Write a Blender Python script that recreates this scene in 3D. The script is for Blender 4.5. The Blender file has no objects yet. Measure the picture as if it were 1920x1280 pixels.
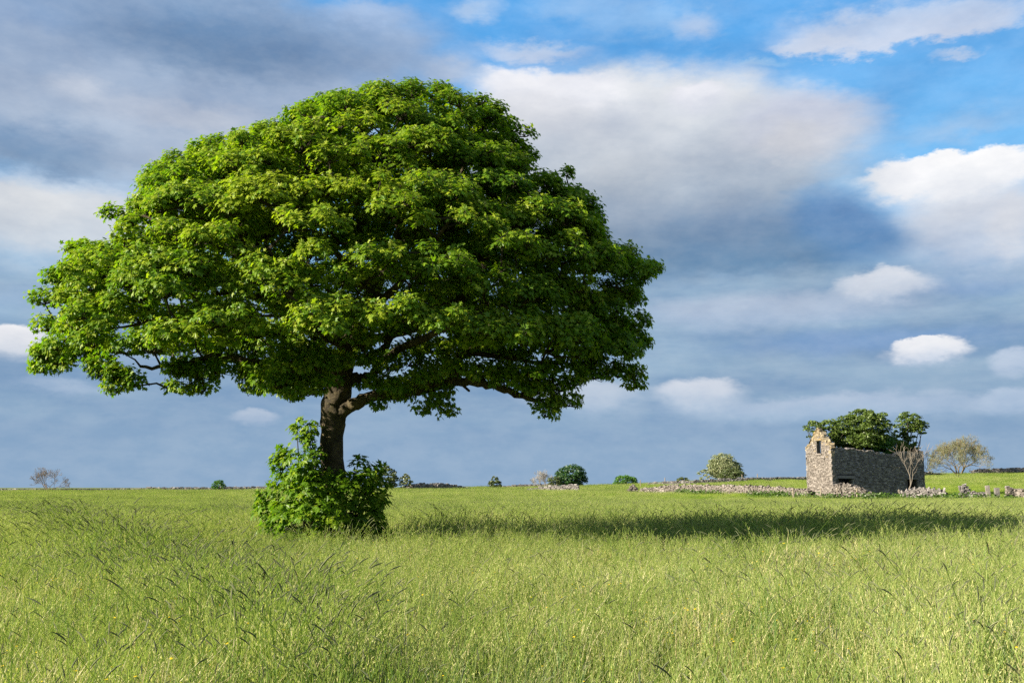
import bpy, math, random
import numpy as np
from mathutils import Vector, Matrix

random.seed(7)
RNG = np.random.default_rng(7)
SC = bpy.context.scene
COL = SC.collection
R = math.radians

# ------------------------------------------------------------------ camera
F = 1867.0                      # focal length in photo pixels (35 mm on full frame)
PITCH = R(8.14)
EYE = 1.6
cam_d = bpy.data.cameras.new('camera'); cam = bpy.data.objects.new('camera', cam_d); COL.objects.link(cam)
cam_d.lens = 35; cam_d.sensor_width = 36; cam_d.clip_start = 0.1; cam_d.clip_end = 9000
cam.location = (0, 0, EYE); cam.rotation_euler = (math.pi/2 + PITCH, 0, 0)
SC.camera = cam

def ray(px, py):
    dx, dy = (px-960)/F, (640-py)/F
    return dx, math.cos(PITCH)-dy*math.sin(PITCH), math.sin(PITCH)+dy*math.cos(PITCH)
def at(px, py, d):
    a, b, c = ray(px, py)
    return np.array((a/b*d, d, EYE+c/b*d))
def azel(px, py):
    a, b, c = ray(px, py)
    return math.degrees(math.atan2(a, b)), math.degrees(math.atan2(c, math.hypot(a, b)))
def lin(*c):
    return tuple(((v/255)/12.92 if v/255 <= .04045 else ((v/255+.055)/1.055)**2.4) for v in c)

# ------------------------------------------------------------------ exposure, sun
EXPOSURE = 1.7
SC.view_settings.view_transform = 'Standard'; SC.view_settings.look = 'None'
SC.view_settings.gamma = 1; SC.view_settings.use_curve_mapping = False
SC.view_settings.exposure = EXPOSURE
SUN_AZ, SUN_EL = 20.0, 22.0     # behind-left of the camera, late light
SUN = Vector((-math.cos(R(SUN_AZ))*math.cos(R(SUN_EL)), -math.sin(R(SUN_AZ))*math.cos(R(SUN_EL)), math.sin(R(SUN_EL))))
sd = bpy.data.lights.new('sun', 'SUN'); sd.energy = 5.0; sd.angle = R(0.5); sd.color = (1.0, 0.9, 0.74)
so = bpy.data.objects.new('sun', sd); COL.objects.link(so)
so.rotation_euler = (-SUN).to_track_quat('-Z', 'Y').to_euler(); so.location = (-40, -20, 30)

# ------------------------------------------------------------------ node helper
class V:
    nt = None
    def __init__(s, sock): s.s = sock
    def _m(op, a, b=None, c=None):
        n = V.nt.nodes.new('ShaderNodeMath'); n.operation = op
        for i, x in enumerate((a, b, c)):
            if x is None: continue
            if isinstance(x, V): V.nt.links.new(x.s, n.inputs[i])
            else: n.inputs[i].default_value = x
        return V(n.outputs[0])
    def __add__(a, b): return V._m('ADD', a, b)
    def __radd__(a, b): return V._m('ADD', b, a)
    def __sub__(a, b): return V._m('SUBTRACT', a, b)
    def __rsub__(a, b): return V._m('SUBTRACT', b, a)
    def __mul__(a, b): return V._m('MULTIPLY', a, b)
    def __rmul__(a, b): return V._m('MULTIPLY', b, a)
    def __truediv__(a, b): return V._m('DIVIDE', a, b)
def smooth(x, lo, hi):
    n = V.nt.nodes.new('ShaderNodeMapRange'); n.interpolation_type = 'SMOOTHSTEP'
    V.nt.links.new(x.s, n.inputs['Value']); n.inputs['From Min'].default_value = lo; n.inputs['From Max'].default_value = hi
    return V(n.outputs['Result'])
def noise(vec, scale, detail=4, rough=.5, out=0, dist=0.0):
    n = V.nt.nodes.new('ShaderNodeTexNoise'); n.inputs['Scale'].default_value = scale
    n.inputs['Detail'].default_value = detail; n.inputs['Roughness'].default_value = rough; n.inputs['Distortion'].default_value = dist
    if vec is not None: V.nt.links.new(vec.s, n.inputs['Vector'])
    return V(n.outputs[out])
def mixc(f, a, b, mode='MIX'):
    n = V.nt.nodes.new('ShaderNodeMix'); n.data_type = 'RGBA'; n.blend_type = mode
    ins = [n.inputs[0], n.inputs[6], n.inputs[7]]
    for i, x in zip(ins, (f, a, b)):
        if isinstance(x, V): V.nt.links.new(x.s, i)
        elif isinstance(x, tuple): i.default_value = tuple(x)+(1,) if len(x) == 3 else x
        else: i.default_value = x
    return V(n.outputs[2])
def sep(v):
    n = V.nt.nodes.new('ShaderNodeSeparateXYZ'); V.nt.links.new(v.s, n.inputs[0])
    return [V(o) for o in n.outputs]
def comb(x, y, z):
    n = V.nt.nodes.new('ShaderNodeCombineXYZ')
    for i, a in enumerate((x, y, z)):
        if isinstance(a, V): V.nt.links.new(a.s, n.inputs[i])
        else: n.inputs[i].default_value = a
    return V(n.outputs[0])

# ------------------------------------------------------------------ world: Nishita sky with a broken cloud deck
W = bpy.data.worlds.new('World'); SC.world = W; W.use_nodes = True
W.cycles.sampling_method = 'MANUAL'; W.cycles.sample_map_resolution = 512
SC.cycles.max_bounces = 7; SC.cycles.diffuse_bounces = 3; SC.cycles.transmission_bounces = 4; SC.cycles.glossy_bounces = 2; SC.cycles.use_denoising = False
nt = W.node_tree; nt.nodes.clear(); V.nt = nt
out = nt.nodes.new('ShaderNodeOutputWorld'); bg = nt.nodes.new('ShaderNodeBackground'); nt.links.new(bg.outputs[0], out.inputs[0])
sky = nt.nodes.new('ShaderNodeTexSky'); sky.sky_type = 'NISHITA'; sky.sun_disc = False
sky.sun_elevation = R(SUN_EL); sky.sun_rotation = math.atan2(SUN.x, SUN.y) % (2*math.pi)
sky.air_density = 1.0; sky.dust_density = 0.15; sky.ozone_density = 3.0
SKY_STRENGTH = 0.085
bg.inputs['Strength'].default_value = SKY_STRENGTH
GAIN = 1/(2**EXPOSURE)/SKY_STRENGTH       # cloud radiance that shows as the colour written down
tc = nt.nodes.new('ShaderNodeTexCoord'); dirv = V(tc.outputs['Generated'])
dx, dy, dz = sep(dirv)
AZ = V._m('ARCTAN2', dx, dy)*57.2958
EL = V._m('ARCSINE', dz)*57.2958
flat = comb(dx, dy, dz*2.2)
w1 = noise(flat, 3.0, 3, .5, 1); w2 = noise(flat, 11.0, 5, .6, 1); w3 = noise(flat, 36.0, 6, .62, 1)
w1x, w1y, _ = sep(w1); w2x, w2y, _ = sep(w2); w3x, w3y, _ = sep(w3)
det = noise(flat, 8.0, 6, .62); det2 = noise(comb(dx, dy, dz*6), 5.0, 5, .55)
warpx = (w1x-.5)*1.0; warpy = (w1y-.5)*.8
def cl(*c): return tuple(v*GAIN for v in lin(*c))
# open sky, cleaned blue as in the photo
skyc = V(sky.outputs[0])
blue = mixc(.85, skyc, mixc(smooth(EL, 14, 27), cl(110, 186, 238), cl(74, 164, 234)))
# the same broken cloud all round, at every height
gen = noise(comb(dx, dy, dz*2.0), 2.3, 7, .55)
genm = smooth(gen, .37, .53)
inview = smooth(V._m('SQRT', (AZ*AZ)/(34*34) + (EL-14)*(EL-14)/(20*20)), 1.25, .85)
genc = mixc(smooth(det, .3, .7), cl(140, 160, 186), cl(225, 228, 234))
base = mixc(genm*(1.0-inview), blue, genc)
# far grey-blue stratus along the horizon
strat = mixc(smooth(det2, .35, .66), cl(122, 155, 190), cl(150, 178, 203))
strat = mixc(smooth(EL, 7, 0), strat, cl(141, 170, 200))
base = mixc(smooth(EL+(w1y-.5)*6, 15, 10.5), base, strat)
def blob(cur, cx, cy, rx, ry, top, bot, s_top=.35, s_bot=.8, op=1.0, wa=1.0, rot=0.0):
    a, e = azel(cx, cy); ra = abs(azel(cx+rx, cy)[0]-azel(cx-rx, cy)[0])/2; re = abs(azel(cx, cy-ry)[1]-azel(cx, cy+ry)[1])/2
    wx = warpx*(1.4*wa)+(w2x-.5)*(3.0*wa)+(w3x-.5)*(1.9*wa); wy = warpy*(1.2*wa)+(w2y-.5)*(2.4*wa)+(w3y-.5)*(1.7*wa)
    X = AZ-a+wx; Y = EL-e+wy
    if rot:
        c, s = math.cos(R(rot)), math.sin(R(rot)); X, Y = X*c+Y*s, Y*c-X*s
    X = X*(1/ra); Y = Y*(1/re)
    d = V._m('SQRT', X*X+Y*Y)
    t = smooth(Y, -.8, .8)
    s = t*(s_top-s_bot)+s_bot
    m = smooth((1.0-d)/s, 0, 1)*op
    col = mixc(t, cl(*bot), cl(*top))
    return mixc(m, cur, col)
b = base
# thin veils and wisps at the top, in the blue
b = blob(b, 1230, 40, 240, 70, (146, 190, 236), (140, 190, 238), .9, .9, .8, 1.4)
b = blob(b, 1060, 25, 110, 45, (160, 196, 236), (150, 192, 236), .9, .9, .6, 1.2)
b = blob(b, 1710, 32, 330, 66, (188, 210, 240), (210, 219, 237), .8, .3, .9, 1.1)
b = blob(b, 1530, 84, 120, 17, (206, 218, 238), (212, 221, 238), .8, .6, .8, .8)
b = blob(b, 1800, 98, 70, 12, (200, 215, 238), (200, 215, 238), .9, .9, .7, .8)
b = blob(b, 1310, 52, 70, 46, (176, 200, 234), (184, 204, 233), .8, .9, .8, .9)
b = blob(b, 890, 20, 75, 45, (178, 204, 236), (184, 206, 234), .9, .9, .8, 1.0)
b = blob(b, 990, 105, 170, 30, (192, 210, 236), (206, 216, 235), .8, .9, .85, .9)
b = blob(b, 1430, 120, 75, 10, (160, 202, 240), (160, 202, 240), .9, .9, .7, .6)
b = blob(b, 1800, 232, 200, 42, (140, 190, 236), (160, 196, 232), .9, .9, .8, .9)
# white cumulus on the right over its grey-lilac foot
b = blob(b, 1830, 440, 260, 125, (222, 226, 234), (160, 184, 214), .5, .9, 1.0, .8)
b = blob(b, 1905, 425, 80, 75, (224, 225, 230), (206, 212, 223), .9, .9, .8, .8)
b = blob(b, 1790, 338, 245, 64, (253, 253, 254), (230, 234, 241), .2, .8, 1.0, 1.0)
b = blob(b, 1690, 325, 90, 40, (250, 250, 252), (240, 242, 247), .5, .8, .9, .8)
# the big bank in the middle
b = blob(b, 1200, 330, 520, 230, (224, 228, 234), (104, 136, 168), .3, .6, 1.0, .8)
b = blob(b, 1010, 205, 170, 82, (233, 234, 241), (206, 210, 218), .4, .9, .95, .8)
b = blob(b, 1500, 235, 195, 92, (204, 211, 229), (204, 207, 216), .6, .8, 1.0, .8)
b = blob(b, 1300, 195, 80, 45, (230, 231, 240), (212, 217, 229), .6, .9, .9, .7)
b = blob(b, 1480, 262, 85, 52, (216, 217, 222), (208, 210, 216), .9, .9, .75, .7)
b = blob(b, 960, 158, 120, 36, (242, 242, 247), (232, 234, 241), .6, .9, .9, .7)
b = blob(b, 1100, 178, 100, 36, (238, 239, 246), (226, 229, 237), .6, .9, .85, .7)
b = blob(b, 1310, 178, 60, 26, (240, 240, 247), (228, 231, 239), .6, .9, .85, .6)
b = blob(b, 830, 138, 100, 42, (190, 205, 228), (178, 192, 214), .8, .9, .9, .7)
b = blob(b, 1160, 220, 70, 50, (206, 212, 224), (190, 199, 213), .9, .9, .6, .7)
b = blob(b, 1130, 330, 200, 90, (200, 206, 214), (164, 176, 190), .9, .9, .8, .6)
b = blob(b, 1230, 435, 340, 110, (168, 181, 198), (106, 136, 166), .9, .6, .95, .55)
b = blob(b, 1430, 440, 320, 92, (132, 157, 187), (94, 132, 168), .9, .5, 1.0, .5, -4)
b = blob(b, 1580, 430, 150, 88, (104, 146, 194), (92, 138, 184), .6, .6, 1.0, .4, -24)
b = blob(b, 1390, 478, 230, 42, (112, 144, 178), (100, 138, 174), .9, .7, .8, .5)
b = blob(b, 1810, 535, 190, 36, (140, 170, 206), (120, 156, 200), .9, .9, .75, .6)
# heavy slate cloud at the top left with a paler underside
b = blob(b, 300, 170, 640, 300, (140, 167, 202), (176, 190, 210), .35, .6, 1.0, .9)
b = blob(b, 700, 100, 200, 120, (150, 176, 212), (140, 164, 196), .6, .9, .95, .8)
b = blob(b, 430, 78, 400, 105, (106, 142, 184), (104, 134, 170), .8, .8, .95, .9)
b = blob(b, 50, 20, 170, 60, (140, 168, 204), (132, 160, 198), .9, .9, .8, .9)
b = blob(b, 330, 212, 330, 46, (180, 192, 212), (184, 194, 212), .9, .9, .85, .9)
b = blob(b, 60, 276, 290, 74, (116, 146, 182), (118, 146, 178), .9, .8, .95, .8)
b = blob(b, 140, 170, 75, 48, (206, 213, 226), (184, 197, 216), .9, .9, .8, .8)
b = blob(b, 370, 225, 120, 30, (194, 202, 216), (186, 196, 212), .9, .9, .7, .8)
b = blob(b, 690, 22, 100, 40, (172, 196, 230), (164, 188, 222), .9, .9, .75, .9)
b = blob(b, 110, 428, 430, 112, (219, 223, 228), (192, 205, 219), .45, .9, 1.0, .7)
b = blob(b, 50, 395, 160, 50, (228, 230, 232), (216, 221, 226), .9, .9, .8, .7)
b = blob(b, 120, 565, 340, 46, (156, 181, 209), (148, 176, 207), .9, .9, .8, .6)
b = blob(b, 25, 648, 100, 44, (240, 240, 243), (200, 210, 224), .3, .9, 1.0, .6)
b = blob(b, 330, 655, 260, 36, (172, 190, 214), (150, 176, 206), .8, .9, .6, .7)
# lower right layers
b = blob(b, 1430, 588, 400, 52, (180, 195, 216), (164, 186, 213), .6, .95, .95, .5)
b = blob(b, 1660, 545, 130, 38, (218, 223, 232), (186, 201, 221), .4, .9, .95, .7)
b = blob(b, 1620, 640, 430, 34, (120, 156, 201), (126, 160, 203), .9, .9, .8, .5)
b = blob(b, 1740, 672, 104, 38, (238, 239, 243), (190, 205, 226), .18, .9, 1.0, .75)
b = blob(b, 1780, 650, 45, 22, (240, 241, 244), (226, 230, 238), .5, .9, .8, .6)
b = blob(b, 1905, 682, 50, 32, (196, 209, 228), (178, 196, 220), .5, .9, .8, .6)
b = blob(b, 1560, 765, 420, 34, (180, 197, 219), (160, 186, 213), .5, .95, .9, .6)
b = blob(b, 1310, 742, 112, 42, (214, 220, 231), (174, 195, 218), .35, .9, .95, .6)
b = blob(b, 1900, 752, 110, 34, (186, 203, 224), (164, 187, 214), .5, .9, .85, .6)
b = blob(b, 1090, 750, 150, 42, (196, 207, 222), (170, 191, 215), .5, .9, .85, .7)
b = blob(b, 480, 784, 60, 20, (184, 198, 217), (160, 182, 208), .4, .9, .9, .5)
b = blob(b, 120, 728, 130, 20, (172, 192, 216), (156, 180, 208), .6, .9, .7, .6)
# fine wispy break-up of everything that is cloud
fin = noise(flat, 26.0, 6, .65)
off = V.nt.nodes.new('ShaderNodeVectorMath'); off.operation = 'ADD'; V.nt.links.new(flat.s, off.inputs[0]); off.inputs[1].default_value = (-.035, -.012, .06)
rel = noise(flat, 7.0, 6, .58)-noise(V(off.outputs[0]), 7.0, 6, .58)
relc = comb(rel*.62+1.0, rel*.55+1.0, rel*.42+1.0)
b = mixc(smooth(EL, 3, 10), b, mixc(1.0, b, relc, 'MULTIPLY'))
b = mixc(.07, b, mixc(smooth(fin, .3, .7), cl(110, 145, 190), cl(245, 246, 250)))
b = mixc(smooth(EL, 0, -2), b, cl(120, 140, 110))
nt.links.new(b.s, bg.inputs['Color'])

# ------------------------------------------------------------------ object helpers
def tag(o, label=None, cat=None, group=None, kind=None):
    if label: o['label'] = label
    if cat: o['category'] = cat
    if group: o['group'] = group
    if kind: o['kind'] = kind
    return o
def empty(name, loc, label, cat, group=None):
    # every thing is declared one (walls too)
    o = bpy.data.objects.new(name, None); COL.objects.link(o); o.location = loc; o.empty_display_size = .3
    return tag(o, label, cat, group, 'thing')
def mesh(name, verts, faces, mats=(), fmat=None, tone=None, smooth_=False):
    """verts (n,3); faces: list of (k, m) int arrays with m corners each; tone: per vertex float"""
    me = bpy.data.meshes.new(name)
    verts = np.asarray(verts, np.float32)
    if isinstance(faces, np.ndarray): faces = [faces]
    faces = [f for f in faces if len(f)]
    loops = np.concatenate([f.ravel() for f in faces]).astype(np.int32)
    tot = np.concatenate([np.full(len(f), f.shape[1], np.int32) for f in faces])
    start = np.concatenate([[0], np.cumsum(tot)[:-1]]).astype(np.int32)
    me.vertices.add(len(verts)); me.vertices.foreach_set('co', verts.ravel())
    me.loops.add(len(loops)); me.loops.foreach_set('vertex_index', loops)
    me.polygons.add(len(tot)); me.polygons.foreach_set('loop_start', start); me.polygons.foreach_set('loop_total', tot)
    if fmat is not None: me.polygons.foreach_set('material_index', np.asarray(fmat, np.int32))
    me.polygons.foreach_set('use_smooth', np.full(len(tot), bool(smooth_)))
    if tone is not None:
        a = me.attributes.new('tone', 'FLOAT', 'POINT'); a.data.foreach_set('value', np.asarray(tone, np.float32))
    for m in (mats if isinstance(mats, (list, tuple)) else [mats]): me.materials.append(m)
    me.update(calc_edges=True); me.validate()
    return me
def obj(name, me, parent=None, loc=None):
    o = bpy.data.objects.new(name, me); COL.objects.link(o)
    if parent is not None:
        o.parent = parent
        if loc is None: o.location = -Vector(parent.matrix_basis.translation)   # geometry is written in world space
    if loc is not None: o.location = loc
    return o
def unit(a): return a/np.maximum(np.linalg.norm(a, axis=-1, keepdims=True), 1e-9)

class MB:
    """collects triangles/quads of one mesh"""
    def __init__(s): s.v, s.t, s.q, s.tone, s.n, s.tm, s.qm = [], [], [], [], 0, [], []
    def add(s, v, tri=None, quad=None, tone=0.5, mat=0):
        v = np.asarray(v, float); s.v.append(v)
        s.tone.append(np.broadcast_to(np.asarray(tone, float), (len(v),)))
        if tri is not None and len(tri): s.t.append(np.asarray(tri)+s.n); s.tm.append(np.full(len(tri), mat))
        if quad is not None and len(quad): s.q.append(np.asarray(quad)+s.n); s.qm.append(np.full(len(quad), mat))
        s.n += len(v)
    def mesh(s, name, mats, smooth_=False):
        fs, fm = [], []
        if s.t: fs.append(np.concatenate(s.t)); fm += s.tm
        if s.q: fs.append(np.concatenate(s.q)); fm += s.qm
        return mesh(name, np.concatenate(s.v), fs, mats, np.concatenate(fm), np.concatenate(s.tone), smooth_)

def tube(mb, pts, rad, sides=6, tone=.5, rough=0.0, cap=True, knob=0.0):
    pts = np.asarray(pts, float); rad = np.asarray(rad, float); n = len(pts)
    T = unit(np.gradient(pts, axis=0))
    ref = np.array((0.31, 0.95, 0.05)); 
    A = unit(np.cross(T, ref)); B = np.cross(T, A)
    ang = np.arange(sides)/sides*2*math.pi
    rr = rad[:, None]*np.ones((n, sides))
    if rough: rr = rr*(1+rough*RNG.normal(size=(n, sides)))
    if knob:
        zz = np.arange(n)[:, None]*.42; kk = np.zeros((n, sides))
        for a_, b_, c_ in ((1, .9, 0), (2, 1.7, 1.3), (3, -1.1, 2.2), (4, 2.3, .7), (5, -1.9, 4), (7, .6, 5.1), (9, 2.9, 1.1)): kk += np.sin(a_*ang[None]+b_*zz+c_)/a_**.55
        rr = rr*(1+knob*.32*kk)
    v = pts[:, None]+rr[..., None]*(np.cos(ang)[None, :, None]*A[:, None]+np.sin(ang)[None, :, None]*B[:, None])
    i = np.arange(n-1)[:, None]*sides; j = np.arange(sides)[None]
    q = np.stack([i+j, i+(j+1) % sides, i+sides+(j+1) % sides, i+sides+j], -1).reshape(-1, 4)
    v = v.reshape(-1, 3); tri = []
    if cap:
        v = np.concatenate([v, pts[-1:]+T[-1:]*rad[-1]]); k = n*sides
        tri = [((n-1)*sides+a, (n-1)*sides+(a+1) % sides, k) for a in range(sides)]
    mb.add(v, tri if len(tri) else None, q, tone)
def spline(pts, per=6):
    """Catmull-Rom through rows of any width"""
    p = np.asarray(pts, float); p = np.concatenate([2*p[:1]-p[1:2], p, 2*p[-1:]-p[-2:-1]]); outp = []
    for i in range(1, len(p)-2):
        for t in np.arange(per)/per:
            a, b_, c, d = p[i-1], p[i], p[i+1], p[i+2]
            outp.append(.5*(2*b_+(c-a)*t+(2*a-5*b_+4*c-d)*t*t+(3*b_-a-3*c+d)*t**3))
    outp.append(p[-2]); return np.array(outp)

# ------------------------------------------------------------------ materials
def material(name, build):
    m = bpy.data.materials.new(name); m.use_nodes = True; n = m.node_tree; n.nodes.clear(); V.nt = n
    o = n.nodes.new('ShaderNodeOutputMaterial'); s = build(n); n.links.new(s, o.inputs['Surface'])
    return m
def attr(name='tone', inst=False):
    a = V.nt.nodes.new('ShaderNodeAttribute'); a.attribute_name = name
    if inst: a.attribute_type = 'INSTANCER'
    return V(a.outputs['Fac'])
def position():
    g = V.nt.nodes.new('ShaderNodeNewGeometry'); return V(g.outputs['Position'])
def objrand():
    g = V.nt.nodes.new('ShaderNodeObjectInfo'); return V(g.outputs['Random'])
def ramp(f, *stops):
    n = V.nt.nodes.new('ShaderNodeValToRGB'); e = n.color_ramp.elements
    while len(e) < len(stops): e.new(.5)
    for el_, (p, c) in zip(e, stops): el_.position = p; el_.color = tuple(c)+(1,)
    V.nt.links.new(f.s, n.inputs[0]); return V(n.outputs[0])
def leafshader(n, col, trans_mul=(1.25, 1.45, .55), trans=.38, gloss=.02, rough=.45):
    d = n.nodes.new('ShaderNodeBsdfDiffuse'); n.links.new(col.s, d.inputs[0])
    t = n.nodes.new('ShaderNodeBsdfTranslucent'); n.links.new(mixc(1.0, col, trans_mul, 'MULTIPLY').s, t.inputs[0])
    a = n.nodes.new('ShaderNodeMixShader'); a.inputs[0].default_value = trans
    n.links.new(d.outputs[0], a.inputs[1]); n.links.new(t.outputs[0], a.inputs[2])
    if not gloss: return a.outputs[0]
    g = n.nodes.new('ShaderNodeBsdfGlossy'); g.inputs['Roughness'].default_value = rough; g.inputs[0].default_value = (1, 1, 1, 1)
    b_ = n.nodes.new('ShaderNodeMixShader'); b_.inputs[0].default_value = gloss
    n.links.new(a.outputs[0], b_.inputs[1]); n.links.new(g.outputs[0], b_.inputs[2])
    return b_.outputs[0]
def bumped(n, col, h, strength=.6, dist=.05, rough=.9):
    p = n.nodes.new('ShaderNodeBsdfPrincipled'); n.links.new(col.s, p.inputs['Base Color']); p.inputs['Roughness'].default_value = rough
    p.inputs['Specular IOR Level'].default_value = .2
    bm = n.nodes.new('ShaderNodeBump'); bm.inputs['Strength'].default_value = strength; bm.inputs['Distance'].default_value = dist
    n.links.new(h.s, bm.inputs['Height']); n.links.new(bm.outputs[0], p.inputs['Normal'])
    return p.outputs[0]

M = {}
def m_leaf(name, dark, mid, young, trans=.36, gloss=.05):
    def f(n):
        return leafshader(n, ramp(attr(), (0, dark), (.5, mid), (1, young)), trans=trans, gloss=gloss)
    M[name] = material(name, f)
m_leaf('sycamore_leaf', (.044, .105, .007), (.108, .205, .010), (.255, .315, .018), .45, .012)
m_leaf('raceme', (.12, .15, .02), (.17, .19, .03), (.22, .22, .04), .3, 0)
m_leaf('far_dark', (.020, .055, .016), (.034, .085, .022), (.06, .125, .03), .25, .02)
m_leaf('far_bright', (.04, .10, .015), (.06, .15, .02), (.09, .19, .025), .3, .02)
m_leaf('far_olive', (.045, .065, .022), (.075, .10, .034), (.12, .14, .05), .25, .02)
m_leaf('far_pale', (.13, .16, .07), (.20, .22, .11), (.31, .31, .19), .25, .02)
m_leaf('ruin_leaf', (.045, .075, .012), (.080, .125, .020), (.135, .18, .035), .3, .02)
m_leaf('willow_leaf', (.13, .155, .07), (.18, .195, .095), (.24, .24, .13), .3, 0)
m_leaf('nettle', (.03, .065, .008), (.05, .10, .012), (.085, .14, .02), .3, .02)
def f(n):
    p = position(); a = noise(p, 3.0, 6, .65); b_ = noise(p, 14.0, 5, .7)
    c = mixc(smooth(a, .35, .68), (.028, .023, .015), (.085, .068, .036))
    c = mixc(smooth(b_, .52, .72)*.6, c, (.13, .12, .045))
    return bumped(n, c, a*.7+b_*.5, .9, .08)
M['bark'] = material('bark', f)
def f(n):
    a = noise(position(), 4.0, 4, .6); return bumped(n, mixc(a, (.02, .017, .012), (.045, .036, .022)), a, .3, .02)
M['twig'] = material('twig', f)
for nm, c1, c2 in (('twig_grey', (.10, .085, .07), (.17, .14, .12)), ('twig_red', (.12, .09, .066), (.19, .15, .11)),
                   ('twig_pale', (.17, .155, .135), (.25, .23, .20)), ('twig_willow', (.085, .07, .045), (.16, .13, .08)), ('wood_dead', (.105, .092, .074), (.185, .16, .13))):
    def f(n, c1=c1, c2=c2):
        a = noise(position(), 2.0, 3, .6); return bumped(n, mixc(a, c1, c2), a, .2, .02)
    M[nm] = material(nm, f)
def m_stone(name, lo, mid, hi, lichen=None, lich_lo=.6):
    def f(n):
        p = position(); a = noise(p, 1.1, 4, .6); b_ = noise(p, 9.0, 5, .7)
        c = ramp(attr(), (0, lo), (.5, mid), (1, hi))
        c = mixc(smooth(b_, .38, .7)*.55, c, tuple(x*.55 for x in mid))
        if lichen: c = mixc(smooth(a, lich_lo, lich_lo+.12)*.75, c, lichen)
        return bumped(n, c, b_, .8, .05)
    M[name] = material(name, f)
m_stone('stone_pale', (.075, .064, .055), (.152, .133, .116), (.28, .25, .225), (.27, .215, .11), .66)
m_stone('stone_warm', (.12, .096, .06), (.20, .16, .10), (.31, .265, .19), (.25, .17, .06), .56)
m_stone('stone_grey', (.08, .074, .070), (.150, .138, .13), (.30, .28, .265), (.20, .18, .12), .70)
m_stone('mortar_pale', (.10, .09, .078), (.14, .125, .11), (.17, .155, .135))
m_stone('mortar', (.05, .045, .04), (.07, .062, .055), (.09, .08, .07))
def f(n):
    p = position(); x, y, z = sep(p); a = noise(comb(x*9, y*9, z), 2.0, 4, .6)
    return bumped(n, mixc(a, (.13, .10, .07), (.29, .25, .19)), a, .6, .02)
M['post_wood'] = material('post_wood', f)
# ground under the grass
def f(n):
    p = position(); a = noise(p, .5, 6, .6); b_ = noise(p, 9, 5, .7); c_ = noise(p, .035, 4, .6)
    c = mixc(smooth(b_, .3, .7), (.065, .085, .020), (.15, .19, .045))
    c = mixc(smooth(a, .45, .7)*.5, c, (.17, .16, .06))
    c = mixc(smooth(c_, .42, .62)*.6, c, (.085, .14, .022))
    return bumped(n, c, b_, .8, .15)
M['ground'] = material('field_soil', f)
def grassmat(name, lo, mid, hi, trans=.42, mul=(1.2, 1.35, .6)):
    def f(n):
        p = position(); r = objrand(); a = noise(p, .10, 5, .62); b_ = noise(p, .9, 3, .6)
        e_ = noise(p, 3.2, 3, .6); t = attr()*.50+r*.14+(b_-.42)*.95+(a-.42)*1.35+(e_-.45)*.65
        c = ramp(t, (.10, lo), (.42, mid), (.82, hi))
        return leafshader(n, c, mul, trans, 0)
    M[name] = material(name, f)
grassmat('grass_green', (.058, .142, .012), (.172, .266, .034), (.325, .362, .085), .5)
grassmat('grass_straw', (.28, .25, .10), (.44, .39, .19), (.58, .53, .32), .35)
grassmat('grass_panicle', (.28, .30, .10), (.39, .39, .15), (.52, .49, .24), .4)
grassmat('grass_spike', (.062, .075, .040), (.105, .12, .066), (.16, .17, .09), .2)
grassmat('grass_culm', (.12, .19, .04), (.22, .29, .075), (.34, .38, .14), .4)
grassmat('grass_blue', (.08, .15, .04), (.16, .25, .085), (.26, .35, .15), .4)
grassmat('buttercup', (.50, .34, .02), (.62, .44, .02), (.7, .5, .03), .2)
GM = [M[k] for k in ('grass_green', 'grass_straw', 'grass_panicle', 'grass_spike', 'grass_culm', 'grass_blue', 'buttercup')]

# ------------------------------------------------------------------ terrain
CREST = 200.0
HZ = np.array([[-1.0, 918], [-.5, 917], [-.25, 915], [0, 911], [.06, 909], [.1, 907], [.24, 896], [.33, 894], [.45, 886], [.55, 883], [1.0, 880]])
def terrain(x, y):
    x = np.asarray(x, float); y = np.asarray(y, float)
    t = np.clip(x/np.maximum(y, 1.0), -1, 1)
    hz = np.interp(t, HZ[:, 0], HZ[:, 1])
    A = EYE-(hz-907)/F*CREST-.42
    s = np.clip((y-98)/(CREST-98), 0, 1); s = s*s*(3-2*s)
    fall = -np.clip((y-CREST)*.05, 0, 14)-np.where(y > CREST, np.minimum((y-CREST)**2*2e-4, 6), 0)
    bumps = .05*np.sin(x*.31+1)*np.sin(y*.23)+.03*np.sin(x*.9+y*.6)
    return A*s+fall+bumps*np.clip(y/15, 0, 1)
def tz(x, y): return float(terrain(x, y))
gy = np.concatenate([np.linspace(-60, 0, 8)[:-1], np.linspace(0, 60, 50)[:-1], np.linspace(60, 260, 90)[:-1], np.geomspace(260, 6000, 26)])
gu = np.linspace(-1, 1, 111); gu = np.sign(gu)*np.abs(gu)**1.5
GX = gu[None]*(np.maximum(gy, 0)[:, None]*1.05+60); GY = np.repeat(gy[:, None], len(gu), 1)
gv = np.stack([GX, GY, terrain(GX, GY)], -1).reshape(-1, 3)
ni, nj = GX.shape
ii = np.arange(ni-1)[:, None]*nj+np.arange(nj-1)[None]
gq = np.stack([ii, ii+1, ii+nj+1, ii+nj], -1).reshape(-1, 4)
tag(obj('ground', mesh('ground', gv, gq, [M['ground']], smooth_=True)), 'open meadow ground rising gently to a low crest on the right', kind='structure')

def gpt(px, py, h=0.0):
    """point where the view ray through a photo pixel meets the terrain raised by h"""
    a, b_, c = ray(px, py); lo, hi = 3.0, CREST
    for _ in range(40):
        mid = (lo+hi)/2
        if EYE+c/b_*mid > terrain(a/b_*mid, mid)+h: lo = mid
        else: hi = mid
    return np.array((a/b_*lo, lo, tz(a/b_*lo, lo)))
def on(px, d):
    x = float(at(px, 910, d)[0]); return np.array((x, d, tz(x, d)))

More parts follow.
